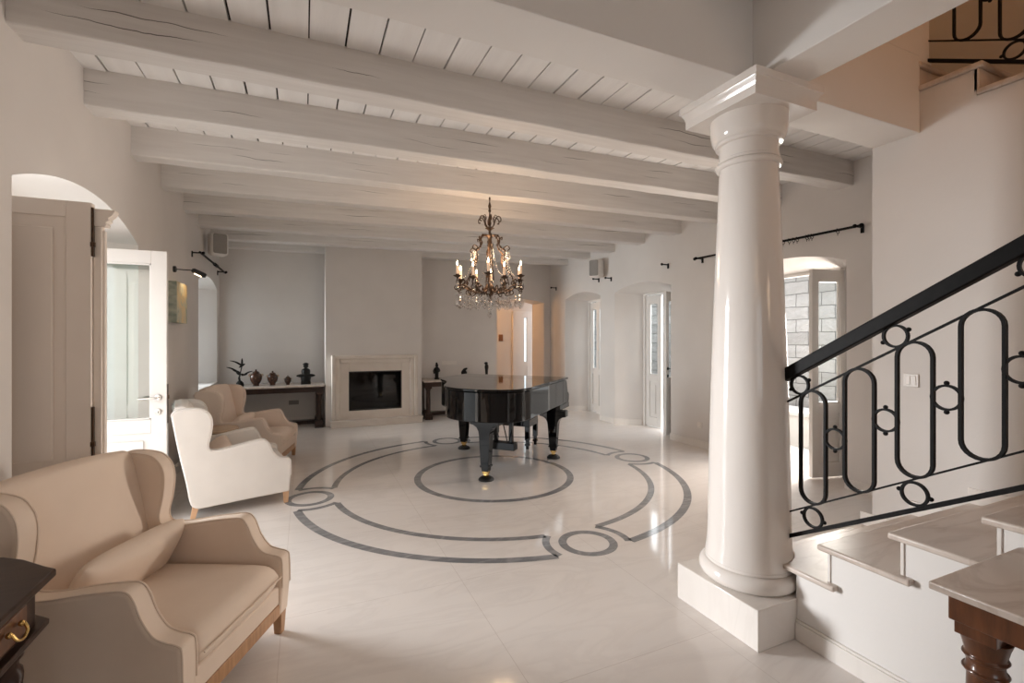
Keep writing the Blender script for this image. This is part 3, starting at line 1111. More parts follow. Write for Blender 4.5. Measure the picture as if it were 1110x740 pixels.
def railing(label, x, y0, z0, y1, slope, ovals, big_from=0, handrail=True):
    """plane x = const; bottom bar starts at (y0, z0) and climbs along -y for slope > 0 per metre of -y"""
    o = thing('stair_railing', label, 'railing', (x, y0, z0))
    L = y0 - y1
    S = slope

    def bar(name, dz, hh, ww, mat=M['iron'], bevel=0.002):
        mb = MB()
        pts = [(0.0, dz - hh / 2), (-L, dz + S * L - hh / 2), (-L, dz + S * L + hh / 2), (0.0, dz + hh / 2)]
        mb.prism_x(pts, -ww / 2, ww / 2)
        return mb.obj(name, mat, o, bevel=bevel)
    bar('bottom_bar', 0.0, 0.022, 0.030)
    bar('lower_rail', 0.126, 0.009, 0.014, bevel=0.001)
    bar('upper_rail', 0.700, 0.010, 0.014, bevel=0.001)
    if handrail:
        bar('handrail', 0.842, 0.070, 0.050, bevel=0.006)
    for y in ovals:
        d = y0 - y
        if d < 0.02 or d > L - 0.02:
            continue
        cz = 0.413 + S * d
        mb = MB()
        mb.tube([(0, -d + p[0], cz + p[1]) for p in stadium(0.124, 0.556)], 0, closed=True, flat=(0.010, 0.0055), up=(1, 0, 0))
        mb.obj('oval_loop', M['iron'], o)

    def ringlet(d, z, r, ang):
        if d < 0.03 or d > L - 0.03:
            return
        mb = MB()
        mb.tube([(0, -d + r * math.cos(a), z + r * math.sin(a)) for a in [2 * PI * k / 28 for k in range(28)]], 0, closed=True, flat=(0.008, 0.0045), up=(1, 0, 0))
        for s in (-1, 1):
            c = (0, -d + s * (r + 0.010) * math.cos(ang), z + s * (r + 0.010) * math.sin(ang))
            mb.ball(c, 0.0095, 10, 6)
        mb.obj('ring', M['iron'], o)
    step = ovals[0] - ovals[1]
    for k, y in enumerate(ovals):
        ym = y - step / 2
        ringlet(y0 - ym, 0.413 + S * (y0 - ym), 0.047, PI / 2)
        if k % 2 == big_from:
            yt = y + 0.068
            ringlet(y0 - yt, 0.755 + S * (y0 - yt), 0.045, -math.atan(S))
            ringlet(y0 - y, 0.066 + S * (y0 - y), 0.046, math.atan(S) * 0.2)
    return o


railing('black wrought iron railing of ovals and rings beside the column', 2.3, 1.672, 0.462, -1.2, 0.58, [1.527 - 0.2115 * k for k in range(13)])
railing('black iron railing high on the upper stair flight', 3.68, 1.69, 3.285, -0.6, -0.555, [1.498 - 0.2095 * k for k in range(10)], 1)

# ------------------------------------------------------------------ wing armchairs
SIDE = [(-0.70, 0.085), (-0.40, 0.095), (0.0, 0.105)]
FRONT = [(0.003, 0.25), (0.0, 0.375), (-0.015, 0.402), (-0.06, 0.413), (-0.105, 0.432), (-0.148, 0.490), (-0.175, 0.555), (-0.205, 0.590), (-0.26, 0.592), (-0.36, 0.580), (-0.50, 0.556), (-0.585, 0.552),
         (-0.622, 0.565), (-0.630, 0.61), (-0.612, 0.69), (-0.603, 0.78), (-0.615, 0.845), (-0.655, 0.893), (-0.715, 0.912), (-0.80, 0.915), (-0.862, 0.900), (-0.885, 0.865)]
BACK = [(-0.84, 0.585), (-0.785, 0.30), (-0.755, 0.13)]
OUT = SIDE[:2] + [(-0.01, 0.105)] + spline(FRONT, 4) + spline([(-0.885, 0.865)] + BACK + [SIDE[0]], 4)[1:-1]


def make_chair(name, label, fab, leg_mat, loc, rotz, pillow=None):
    t = thing(name, label, 'armchair', loc, rotz, 'wing armchairs along the left wall')
    for s in (-1, 1):
        y0, y1 = (0.302, 0.385) if s > 0 else (-0.385, -0.302)
        mb = MB()
        mb.prism_y(OUT, y0, y1)
        sp = mb.obj('arm', fab, t, bevel=0.020, seg=4, angle=50)
        mb = MB()
        for yy in (y0 + 0.007 if s < 0 else y0 + 0.005, y1 - 0.005 if s < 0 else y1 - 0.007):
            line = [(x - 0.002 * 0, yy, z) for x, z in spline(FRONT, 4)]
            mb.tube(line, 0.0042, 6)
        # seam lies just inside the rounded edge
        mb.obj('piping', fab, sp)
    # back: slanted pad with a gently arched top, full outer shell
    mb = MB()
    prof = [(-0.745, 0.10), (-0.695, 0.10), (-0.655, 0.33), (-0.662, 0.42), (-0.70, 0.62), (-0.745, 0.82), (-0.770, 0.90), (-0.80, 0.928), (-0.84, 0.925), (-0.868, 0.89), (-0.83, 0.585), (-0.775, 0.30)]
    prof = spline(prof, 3, True)
    n = 16
    rows = []
    for k in range(n + 1):
        v = -1 + 2 * k / n
        y = v * 0.304
        row = []
        for x, z in prof:
            f = max(0.0, (z - 0.35) / 0.6)
            crown = 0.020 * (1 - v * v) * max(0.0, (z - 0.75) / 0.2)
            belly = 0.030 * (1 - v * v) * (1 if x > -0.80 + 0.0 and z > 0.3 and x > -0.715 - 0.12 * f else 0.2)
            row.append(mb.bm.verts.new((x + belly, y, z + crown)))
        rows.append(row)
    m = len(prof)
    for A, B in zip(rows, rows[1:]):
        for k in range(m):
            mb.face([A[k], A[(k + 1) % m], B[(k + 1) % m], B[k]])
    mb.face(rows[0][::-1])
    mb.face(rows[-1])
    mb.obj('backrest', fab, t, angle=60)
    # seat cushion
    mb = MB()
    mx = Matrix.Translation((-0.335, 0, 0.315))
    mb.puff(0.70, 0.604, 0.165, 16, mx, 7, 0.30, edge=0.0)
    c = mb.obj('seat_cushion', fab, t, angle=80, sub=1)
    mb = MB()
    for zz in (0.318,):
        mb.tube([(0.013, y, zz) for y in [-0.28 + 0.56 * k / 10 for k in range(11)]], 0.004, 6)
    mb.obj('piping', fab, c)
    # platform and front apron
    mb = MB()
    mb.box(-0.70, -0.012, -0.303, 0.303, 0.165, 0.262)
    mb.obj('front_apron', fab, t, bevel=0.012, seg=3)
    mb = MB()
    mb.box(-0.045, -0.012, -0.37, 0.37, 0.105, 0.166)
    mb.obj('front_rail', leg_mat, t, bevel=0.003)
    for (x, y) in ((-0.036, 0.348), (-0.036, -0.348), (-0.705, 0.335), (-0.705, -0.335)):
        mb = MB()
        r0, r1 = 0.018, 0.027
        lean = 0.0 if x > -0.5 else -0.035
        v = [mb.bm.verts.new((x + lean + sx * r0, y + sy * r0, 0)) for sx, sy in ((-1, -1), (1, -1), (1, 1), (-1, 1))]
        w = [mb.bm.verts.new((x + sx * r1, y + sy * r1, 0.166)) for sx, sy in ((-1, -1), (1, -1), (1, 1), (-1, 1))]
        mb.face(v[::-1])
        mb.face(w)
        for k in range(4):
            mb.face([v[k], v[(k + 1) % 4], w[(k + 1) % 4], w[k]])
        mb.obj('leg', leg_mat, t, bevel=0.003)
    return t


def make_pillow(label, fab, chair_loc, chair_rot, off, rot, w, h, th):
    mb = MB()
    mb.puff(h, w, th, 14, None, 4.0, 0.5)
    o = mb.obj('lumbar_pillow', fab, angle=80, sub=1)
    T = Matrix.Translation(chair_loc) @ Matrix.Rotation(chair_rot, 4, 'Z') @ Matrix.Translation(off) @ rot
    o.matrix_world = T
    return tag(o, label, 'pillow', 'pillows on the wing armchairs')


YAW1 = math.atan2(-0.43, 0.90)
C1, C2, C3 = (-0.235, 2.345, 0), (-0.193, 5.114, 0), (-0.163, 6.29, 0)
YAW2, YAW3 = R(12), R(-12)
make_chair('wing_armchair', 'cream wing armchair with oak legs, largest, in the foreground by the dark drawer table', M['fabric'], M['oak'], C1, YAW1)
make_chair('wing_armchair', 'white slipcovered wing armchair seen side on, next to the open glazed door', M['fabric_white'], M['oak_light'], C2, YAW2)
make_chair('wing_armchair', 'blush wing armchair farthest back, in front of the left marble console', M['fabric_pink'], M['oak'], C3, YAW3)
make_pillow('cream lumbar pillow propped across the seat of the foreground armchair', M['fabric'], C1, YAW1, (-0.545, 0.02, 0.487), Matrix.Rotation(R(-62), 4, 'Y'), 0.56, 0.27, 0.13)
make_pillow('blush lumbar pillow on the side on white armchair', M['fabric_pink'], C2, YAW2, (-0.535, 0.02, 0.49), Matrix.Rotation(R(-36), 4, 'Y'), 0.54, 0.22, 0.12)
make_pillow('blush lumbar pillow on the armchair nearest the back wall', M['fabric_pink'], C3, YAW3, (-0.54, 0.0, 0.49), Matrix.Rotation(R(-48), 4, 'Y'), 0.54, 0.24, 0.12)

# ------------------------------------------------------------------ grand piano
UD = Vector((0.69, -0.73)).normalized()      # towards the bass side
VD = Vector((-UD.y * -1, 0)) if False else Vector((-0.73, -0.69)).normalized()
PIANO_ROT = math.atan2(-UD.y, -UD.x)         # local +x = treble, local +y = towards tail?
F0 = Vector((2.597, 5.807))
pn = thing('grand_piano', 'glossy black grand piano with closed lid standing on the inlaid rings', 'piano', (F0.x, F0.y, 0), PIANO_ROT)
# local frame: +x treble (-UD), +y = rotate(+90) of -UD
_y = Vector((UD.y, -UD.x))                  # world direction of local +y
SGN = 1.0 if _y.dot(Vector((-0.73, -0.69))) > 0 else -1.0


def PV(u, v):
    return (u, SGN * v)


bent = [(0.735, 0.02), (0.735, 0.30), (0.735, 0.50), (0.715, 0.66), (0.655, 0.80), (0.55, 0.92), (0.44, 1.03), (0.345, 1.16), (0.27, 1.32), (0.18, 1.50), (0.06, 1.635), (-0.10, 1.72), (-0.28, 1.745),
        (-0.45, 1.725), (-0.60, 1.655), (-0.695, 1.55), (-0.735, 1.40), (-0.735, 1.20), (-0.735, 0.7), (-0.735, 0.02)]
outline = spline(bent, 5)


def grow(pts, d):
    n = len(pts)
    out = []
    for i in range(n):
        a, b = Vector(pts[max(i - 1, 0)]), Vector(pts[min(i + 1, n - 1)])
        t = (b - a).normalized()
        nrm = Vector((t.y, -t.x))
        c = Vector(pts[i])
        cand = c - nrm * d
        out.append(tuple(cand))
    return out


case_pts = [PV(*p) for p in outline]
lid_pts = grow(outline, -0.014) if True else outline
# make sure the lid grows outward
if max(p[0] for p in lid_pts) < 0.735:
    lid_pts = grow(outline, 0.014)
mb = MB()
mb.prism_z(case_pts, 0.665, 0.962)
mb.obj('case', M['lacquer'], pn, bevel=0.006, seg=2, angle=30)
SPLIT = 0.42
main = [p for p in lid_pts if p[1] >= SPLIT]
main = [(max(p[0] for p in lid_pts), SPLIT)] + main + [(min(p[0] for p in lid_pts), SPLIT)]
mb = MB()
mb.prism_z([PV(*p) for p in main], 0.968, 0.994)
mb.obj('lid', M['lacquer'], pn, bevel=0.005, seg=2, angle=30)
mb = MB()
mb.prism_z([PV(0.75, 0.0), PV(0.75, SPLIT - 0.004), PV(-0.75, SPLIT - 0.004), PV(-0.75, 0.0)], 0.968, 0.994)
mb.obj('front_lid_flap', M['lacquer'], pn, bevel=0.004)
mb = MB()
a, b = sorted((SGN * -0.10, SGN * 0.30))
mb.box(-0.735, 0.735, a, b, 0.60, 0.664)
mb.obj('key_bed', M['lacquer'], pn, bevel=0.006)
for s in (-1, 1):
    mb = MB()
    prof = [(-0.075, 0.664), (-0.10, 0.70), (-0.10, 0.765), (-0.075, 0.79), (-0.045, 0.80), (-0.02, 0.86), (0.0, 0.93), (0.03, 0.955), (0.06, 0.955), (0.06, 0.664)]
    u0, u1 = sorted((s * 0.665, s * 0.735))
    mb.prism([(p[0] * SGN, p[1]) for p in prof], lambda p: (u0, p[0], p[1]), lambda p: (u1, p[0], p[1]))
    mb.obj('key_cheek', M['lacquer'], pn, bevel=0.004)
mb = MB()
prof = [(-0.085, 0.664), (-0.085, 0.70), (-0.03, 0.735), (0.02, 0.80), (0.03, 0.955), (0.05, 0.955), (0.05, 0.664)]
mb.prism([(p[0] * SGN, p[1]) for p in prof], lambda p: (-0.664, p[0], p[1]), lambda p: (0.664, p[0], p[1]))
mb.obj('fallboard', M['lacquer'], pn, bevel=0.004)


def world_to_piano(x, y):
    d = Vector((x, y)) - F0
    c, s = math.cos(-PIANO_ROT), math.sin(-PIANO_ROT)
    return (d.x * c - d.y * s, d.x * s + d.y * c)


half = [(0.17, 0.664), (0.17, 0.588), (0.128, 0.580), (0.090, 0.556), (0.069, 0.518), (0.062, 0.48), (0.045, 0.165), (0.052, 0.158), (0.052, 0.14), (0.040, 0.135), (0.036, 0.095)]
for (wx, wy), dz in (((1.756, 4.655), 0.0), ((2.85, 5.174), -0.064), ((1.979, 6.095), -0.064)):
    lx, ly = world_to_piano(wx, wy)
    prof = [(p[0], p[1] if p[1] < 0.47 else p[1] + dz) for p in half]
    pts = prof + [(-p[0], p[1]) for p in reversed(prof)]
    mb = MB()
    dy = 0.052
    a = [mb.bm.verts.new((lx + p[0], ly - min(dy, max(abs(p[0]), 0.034)), p[1])) for p in pts]
    b = [mb.bm.verts.new((lx + p[0], ly + min(dy, max(abs(p[0]), 0.034)), p[1])) for p in pts]
    mb.face(a[::-1])
    mb.face(b)
    for k in range(len(pts)):
        j = (k + 1) % len(pts)
        mb.face([a[k], a[j], b[j], b[k]])
    lg = mb.obj('leg', M['lacquer'], pn, bevel=0.003)
    mb = MB()
    mb.box(lx - 0.030, lx + 0.030, ly - 0.030, ly + 0.030, 0.07, 0.096)
    mb.tube([(lx - 0.016, ly, 0.055), (lx + 0.016, ly, 0.055)], 0.028, 14)
    mb.obj('caster', M['brass'], lg)
    mb = MB()
    mb.lathe([(0.080, 0.0), (0.083, 0.008), (0.075, 0.022), (0.056, 0.036), (0.040, 0.040), (0.036, 0.030)], 28, (lx, ly, 0))
    mb.obj('caster_cup', M['black'], lg)
# pedal lyre
ly_t = MB()
for u in (-0.105, 0.105):
    ly_t.box(u - 0.024, u + 0.024, SGN * 0.36 - 0.03, SGN * 0.36 + 0.03, 0.17, 0.664)
ly_t.box(-0.17, 0.17, SGN * 0.36 - 0.06, SGN * 0.36 + 0.06, 0.075, 0.17)
ly_t.box(-0.14, 0.14, SGN * 0.36 - 0.05, SGN * 0.36 + 0.05, 0.60, 0.664)
lyr = ly_t.obj('pedal_lyre', M['lacquer'], pn, bevel=0.006)
for u in (-0.075, 0.0, 0.075):
    mb = MB()
    y0, y1 = sorted((SGN * 0.30, SGN * 0.19))
    mb.box(u - 0.014, u + 0.014, y0, y1, 0.085, 0.097)
    mb.obj('pedal', M['brass'], lyr, bevel=0.003)
mb = MB()
for u in (-0.075, 0.075):
    mb.tube([(u, SGN * 0.40, 0.16), (u * 1.4, SGN * 0.72, 0.664)], 0.008, 8)
mb.obj('lyre_brace', M['lacquer'], lyr)

# piano bench
bl = F0 + (-UD) * 0.13 + Vector((0.73, 0.69)).normalized() * 0.205
bn = thing('piano_bench', 'black padded piano bench tucked behind the grand piano', 'bench', (bl.x, bl.y, 0), PIANO_ROT)
mb = MB()
mb.puff(0.70, 0.38, 0.10, 14, Matrix.Translation((0, 0, 0.42)), 8, 0.3)
mb.obj('seat', M['leather'], bn, angle=80)
mb = MB()
mb.box(-0.335, 0.335, -0.175, 0.175, 0.300, 0.40)
mb.obj('apron', M['lacquer'], bn, bevel=0.004)
for sx in (-1, 1):
    for sy in (-1, 1):
        mb = MB()
        x, y = sx * 0.30, sy * 0.155
        for (r, z0, z1) in ((0.030, 0.12, 0.31), (0.022, 0.075, 0.12), (0.030, 0.045, 0.075), (0.018, 0.0, 0.045)):
            mb.box(x - r, x + r, y - r, y + r, z0, z1)
        mb.obj('leg', M['lacquer'], bn, bevel=0.004)

# ------------------------------------------------------------------ chandelier
CHX, CHY = 1.805, 4.68
ch = thing('chandelier', 'dark bronze crystal chandelier with lit candle bulbs hanging over the piano', 'chandelier', (CHX, CHY, 0))
prof = [(0.004, 3.0), (0.010, 2.985), (0.005, 2.95), (0.012, 2.92), (0.018, 2.90), (0.010, 2.87), (0.016, 2.85), (0.006, 2.83), (0.010, 2.78), (0.016, 2.765), (0.010, 2.74), (0.020, 2.72), (0.012, 2.69), (0.030, 2.675), (0.050, 2.665), (0.030, 2.655), (0.014, 2.64),
        (0.012, 2.60), (0.060, 2.585), (0.022, 2.57), (0.016, 2.54), (0.012, 2.50), (0.010, 2.36), (0.016, 2.34), (0.024, 2.32), (0.016, 2.30), (0.008, 2.27), (0.008, 2.10), (0.030, 2.07), (0.055, 2.035), (0.060, 2.0), (0.040, 1.96), (0.018, 1.93), (0.024, 1.905), (0.004, 1.88)]
MB().lathe(prof[::-1], 20).obj('stem', M['bronze'], ch, angle=60)
NA = 12


def rad(a, r, z):
    return (r * math.cos(a), r * math.sin(a), z)


for k in range(6):                      # crown scrolls
    a = 2 * PI * k / 6 + 0.3
    mb = MB()
    mb.tube(spline([rad(a, 0.02, 2.665), rad(a, 0.05, 2.70), rad(a, 0.065, 2.75), rad(a, 0.095, 2.785), rad(a, 0.125, 2.765), rad(a, 0.125, 2.73), rad(a, 0.105, 2.73)], 6), 0.006, 6)
    mb.tube(spline([rad(a, 0.06, 2.735), rad(a, 0.045, 2.77), rad(a, 0.06, 2.80), rad(a, 0.08, 2.79)], 5), 0.004, 6)
    mb.obj('crown_scroll', M['bronze'], ch)
for k in range(6):                      # bell-shaped side straps
    a = 2 * PI * k / 6 + 0.3
    mb = MB()
    path = spline([rad(a, 0.03, 2.59), rad(a, 0.085, 2.585), rad(a, 0.115, 2.545), rad(a, 0.105, 2.49), rad(a, 0.14, 2.44), rad(a, 0.175, 2.42), rad(a, 0.165, 2.37), rad(a, 0.17, 2.30), rad(a, 0.205, 2.21), rad(a, 0.25, 2.14), rad(a, 0.27, 2.08)], 5)
    mb.tube(path, 0.007, 6)
    mb.tube(spline([rad(a, 0.115, 2.545), rad(a, 0.14, 2.56), rad(a, 0.135, 2.53)], 5), 0.006, 6)
    mb.tube(spline([rad(a, 0.15, 2.44), rad(a, 0.20, 2.465), rad(a, 0.225, 2.435), rad(a, 0.20, 2.415)], 5), 0.006, 6)
    for q in range(6, len(path) - 6, 4):
        p = path[q]
        mb.ball((p[0], p[1], p[2]), (0.012, 0.012, 0.016), 6, 4)
    mb.obj('side_strap', M['bronze'], ch)


def drop(mb, p, s):
    x, y, z = p
    mb.tube([(x, y, z), (x, y, z - 0.02 * s)], 0.0012, 4)
    mb.ball((x, y, z - 0.026 * s), 0.007 * s, 6, 4)
    mb.lathe([(0.001, 0.0), (0.006 * s, -0.012 * s), (0.014 * s, -0.034 * s), (0.012 * s, -0.044 * s), (0.001, -0.054 * s)][::-1], 6, (x, y, z - 0.034 * s))


for k in range(NA):
    a = 2 * PI * k / NA + 0.12
    r1 = 0.375 if k % 2 == 0 else 0.315
    zc = 2.13 if k % 2 == 0 else 2.105
    mb = MB()
    mb.tube(spline([rad(a, 0.03, 2.03), rad(a, 0.09, 1.985), rad(a, 0.18, 1.985), rad(a, 0.26, 2.03), rad(a, r1 - 0.06, 2.045), rad(a, r1 - 0.005, 2.03), rad(a, r1 + 0.01, 2.07), rad(a, r1, zc - 0.02)], 5), 0.0075, 6)
    mb.tube(spline([rad(a, 0.17, 1.985), rad(a, 0.21, 1.955), rad(a, 0.25, 1.97), rad(a, 0.245, 2.0), rad(a, 0.22, 2.0)], 5), 0.006, 6)
    mb.tube(spline([rad(a, r1, 2.04), rad(a, r1 + 0.03, 2.02), rad(a, r1 + 0.02, 1.995), rad(a, r1 - 0.01, 2.005)], 5), 0.005, 6)
    mb.tube(spline([rad(a, r1 - 0.05, 2.045), rad(a, r1 - 0.085, 2.075), rad(a, r1 - 0.07, 2.105), rad(a, r1 - 0.045, 2.09), rad(a, r1 - 0.055, 2.07)], 5), 0.006, 6)
    mb.tube(spline([rad(a, 0.12, 1.985), rad(a, 0.135, 2.03), rad(a, 0.165, 2.045), rad(a, 0.175, 2.02)], 5), 0.006, 6)
    for (rr, zz) in ((0.21, 2.0), (0.12, 1.975), (0.29, 2.04)):
        mb.ball(rad(a, rr, zz), (0.014, 0.014, 0.011), 6, 4)
    arm = mb.obj('candle_arm', M['bronze'], ch)
    c = rad(a, r1, zc)
    MB().lathe([(0.006, -0.03), (0.012, -0.012), (0.040, 0.004), (0.043, 0.010), (0.018, 0.010), (0.018, 0.024)], 16, c).obj('drip_pan', M['bronze'], arm)
    MB().lathe([(0.0125, 0.012), (0.0125, 0.112), (0.005, 0.114)], 12, c).obj('candle_sleeve', M['wax'], arm)
    MB().lathe([(0.003, 0.112), (0.008, 0.122), (0.0095, 0.131), (0.006, 0.146), (0.0015, 0.162)], 10, c).obj('bulb', M['flame'], arm)
    for (dr, dz, s) in ((0.035, -0.012, 1.15), (-0.035, -0.012, 1.0)):
        mb = MB()
        drop(mb, (c[0] + dr * math.cos(a + 0.9), c[1] + dr * math.sin(a + 0.9), c[2] + dz), s)
        mb.obj('crystal_drop', M['crystal'], ch)
    mb = MB()
    drop(mb, rad(a, r1 + 0.01, 2.0), 2.1)
    mb.obj('crystal_drop', M['crystal'], ch)
    for da, rr, zz, ss in ((0.1, 0.235, 1.965, 1.9), (0.22, 0.29, 1.99, 1.9), (-0.12, 0.155, 1.965, 1.7)):
        mb = MB()
        drop(mb, rad(a + da, rr, zz), ss)
        mb.obj('crystal_drop', M['crystal'], ch)
for k in range(6):                      # bead garlands swagged from the straps to the arms
    a = 2 * PI * k / 6 + 0.3
    for da in (-0.28, 0.28):
        mb = MB()
        for p in spline([rad(a, 0.19, 2.41), rad(a + da * 0.4, 0.20, 2.29), rad(a + da * 0.8, 0.25, 2.17), rad(a + da, 0.33, 2.12)], 5)[1:-1]:
            mb.ball(p, 0.0065, 6, 4)
        mb.obj('bead_garland', M['crystal'], ch)
for k in range(6):
    a = 2 * PI * k / 6 + 0.3
    for r, z, s in ((0.215, 2.42, 1.2), (0.09, 1.955, 1.4)):
        mb = MB()
        drop(mb, rad(a, r, z), s)
        mb.obj('crystal_drop', M['crystal'], ch)
mb = MB()
drop(mb, (0, 0, 1.885), 2.0)
mb.obj('crystal_drop', M['crystal'], ch)
for s in (-1, 1):
    point('chandelier_glow', (CHX + s * 0.16, CHY, 2.36), 13, (1.0, 0.68, 0.42), 0.14)

# ------------------------------------------------------------------ fireplace
fp = thing('fireplace', 'pale limestone fireplace surround with a black glass firebox', 'fireplace', (0, 0, 0))
X0, X1 = 0.415, 1.855


def uframe(x0, x1, z1, w, y0, y1, z0=0.11):
    mb = MB()
    mb.box(x0, x0 + w, y0, y1, z0, z1)
    mb.box(x1 - w, x1, y0, y1, z0, z1)
    mb.box(x0 + w, x1 - w, y0, y1, z1 - w, z1)
    return mb


uframe(X0, X1, 1.20, 0.06, 8.375, 8.50).obj('outer_moulding', M['limestone'], fp, bevel=0.012, seg=3)
uframe(X0 + 0.055, X1 - 0.055, 1.145, 0.075, 8.40, 8.50).obj('middle_moulding', M['limestone'], fp, bevel=0.02, seg=3)
uframe(X0 + 0.125, X1 - 0.125, 1.075, 0.15, 8.425, 8.50).obj('inner_frame', M['limestone'], fp, bevel=0.006)
MB().box(X0 + 0.27, X1 - 0.27, 8.425, 8.50, 0.11, 0.255).obj('base_panel', M['limestone'], fp, bevel=0.004)
mb = MB()
mb.box(0.40, 1.925, 8.30, 8.50, 0.0, 0.085)
mb.box(0.385, 1.935, 8.285, 8.50, 0.085, 0.112)
mb.obj('hearth', M['limestone'], fp, bevel=0.006)
MB().box(0.69, 1.58, 8.452, 8.470, 0.257, 0.922).obj('firebox_glass', M['fireglass'], fp)
mb = MB()
for x0, x1, z0, z1 in ((0.685, 0.705, 0.255, 0.925), (1.565, 1.585, 0.255, 0.925), (0.705, 1.565, 0.255, 0.275), (0.705, 1.565, 0.905, 0.925)):
    mb.box(x0, x1, 8.432, 8.452, z0, z1)
mb.obj('firebox_frame', M['black'], fp, bevel=0.002)


# ------------------------------------------------------------------ consoles by the back wall
def console(label, x0, x1, y0, y1, legs):
    t = thing('console_table', label, 'console table', ((x0 + x1) / 2, (y0 + y1) / 2, 0), 0, 'marble topped consoles on the back wall')
    w, d = (x1 - x0) / 2, (y1 - y0) / 2
    MB().box(-w, w, -d, d, 0.685, 0.715).obj('marble_top', M['marble'], t, bevel=0.005)
    mb = MB()
    mb.box(-w + 0.02, w - 0.02, -d + 0.02, d - 0.02, 0.60, 0.684)
    mb.box(-w + 0.008, w - 0.008, -d + 0.008, d - 0.008, 0.664, 0.684)
    mb.obj('apron', M['dark_wood'], t, bevel=0.003)
    for lx in legs:
        for sy in (-1, 1):
            mb = MB()
            x, y = lx - (x0 + x1) / 2, sy * (d - 0.085)
            mb.box(x - 0.055, x + 0.055, y - 0.055, y + 0.055, 0.565, 0.60)
            mb.lathe([(0.044, 0.115), (0.048, 0.13), (0.041, 0.145), (0.040, 0.35), (0.036, 0.53), (0.046, 0.545), (0.050, 0.565)], 20, (x, y, 0))
            mb.box(x - 0.058, x + 0.058, y - 0.058, y + 0.058, 0.06, 0.115)
            mb.obj('column_leg', M['dark_wood'], t, bevel=0.003)
    mb = MB()
    mb.box(-w + 0.01, w - 0.01, d - 0.17, d - 0.01, 0, 0.06)
    for lx in legs:
        x = lx - (x0 + x1) / 2
        mb.box(x - 0.068, x + 0.068, -d + 0.01, d - 0.17, 0, 0.06)
    mb.obj('base_plinth', M['dark_wood'], t, bevel=0.004)
    return t


console('dark console table with marble top left of the fireplace, carrying urns', -1.12, 0.31, 8.46, 9.10, (-1.02, 0.225))
console('dark console table with marble top right of the fireplace, behind the piano', 1.985, 3.40, 8.46, 9.10, (2.085, 3.30))
ZT = 0.715


def at_px(px, y):
    """world X on the console for a picture column, at depth y"""
    s, c = math.sin(math.atan(225 / 510)), math.cos(math.atan(225 / 510))
    r = (px - 555) / 510
    return y * (s + r * c) / (c - r * s)


def urn(px, h, label):
    x = at_px(px, 8.72)
    k = h / 0.30
    t = thing('lidded_urn', label, 'urn', (x, 8.72, ZT), 0, 'brown lidded urns on the left console')
    prof = [(0.052, 0), (0.058, 0.010), (0.050, 0.024), (0.072, 0.06), (0.094, 0.11), (0.101, 0.155), (0.094, 0.20), (0.070, 0.230), (0.052, 0.236), (0.055, 0.242)]
    MB().lathe([(r * k, z * k) for r, z in spline(prof, 4)], 28).obj('body', M['urn'], t, angle=60)
    prof = [(0.058, 0.242), (0.060, 0.25), (0.040, 0.266), (0.014, 0.274), (0.012, 0.28), (0.020, 0.29), (0.012, 0.302), (0.002, 0.306)]
    MB().lathe([(r * k, z * k) for r, z in prof], 20).obj('lid', M['urn'], t, angle=60)
    for s in (-1, 1):
        mb = MB()
        mb.tube(spline([(s * 0.084 * k, 0, 0.210 * k), (s * 0.108 * k, 0, 0.214 * k), (s * 0.114 * k, 0, 0.190 * k), (s * 0.098 * k, 0, 0.180 * k)], 4), 0.006 * k, 6)
        mb.obj('handle', M['brass'], t)
    mb = MB()
    mb.ball((0, -0.066 * k, 0.15 * k), (0.034 * k, 0.036 * k, 0.045 * k), 12, 8)
    mb.obj('painted_panel', M['urn_light'], t)


urn(277.5, 0.265, 'tallest of the three brown lidded urns, next to the bird sculpture')
urn(295.5, 0.235, 'middle sized brown lidded urn between the tallest and the smallest')
urn(312.0, 0.155, 'smallest brown lidded urn, next to the black seated figure')

# bird sculpture
x = at_px(260, 8.72)
mb = MB()
mb.lathe([(0.055, 0), (0.060, 0.02), (0.052, 0.06), (0.030, 0.085), (0.012, 0.10)], 12)
mb.tube(spline([(0, 0, 0.08), (-0.01, 0, 0.14), (0.0, 0, 0.19), (-0.03, 0, 0.24)], 5), [0.016] * 6 + [0.012] * 10, 8)


def bird(c, s, tilt, wl, wr):
    cx, cy, cz = c
    mx = Matrix.Rotation(R(tilt), 4, 'Y')
    mb.ball(c, (0.055 * s, 0.016 * s, 0.016 * s), 10, 6, mx=mx)
    for (dx, dz) in (wl, wr):
        mb.tube(spline([(cx, cy, cz), (cx + dx * 0.5, cy - 0.02, cz + dz * 0.7), (cx + dx, cy - 0.03, cz + dz)], 5), [0.015 * s, 0.017 * s, 0.017 * s, 0.016 * s, 0.015 * s, 0.013 * s, 0.012 * s, 0.010 * s, 0.008 * s, 0.005 * s, 0.002 * s], 6)


bird((0.03, 0, 0.335), 1.0, -35, (-0.17, 0.085), (0.005, 0.12))
bird((-0.05, 0.02, 0.245), 1.0, 20, (-0.14, 0.07), (0.05, -0.06))
bird((0.06, 0, 0.185), 0.9, -15, (0.13, 0.06), (-0.07, 0.02))
mb.tube([(0.0, 0, 0.19), (0.03, 0, 0.33)], 0.008, 6)
tag(mb.obj('bird_sculpture', M['sculpt'], loc=(x, 8.72, ZT)), 'black sculpture of flying birds at the left end of the marble console', 'sculpture')

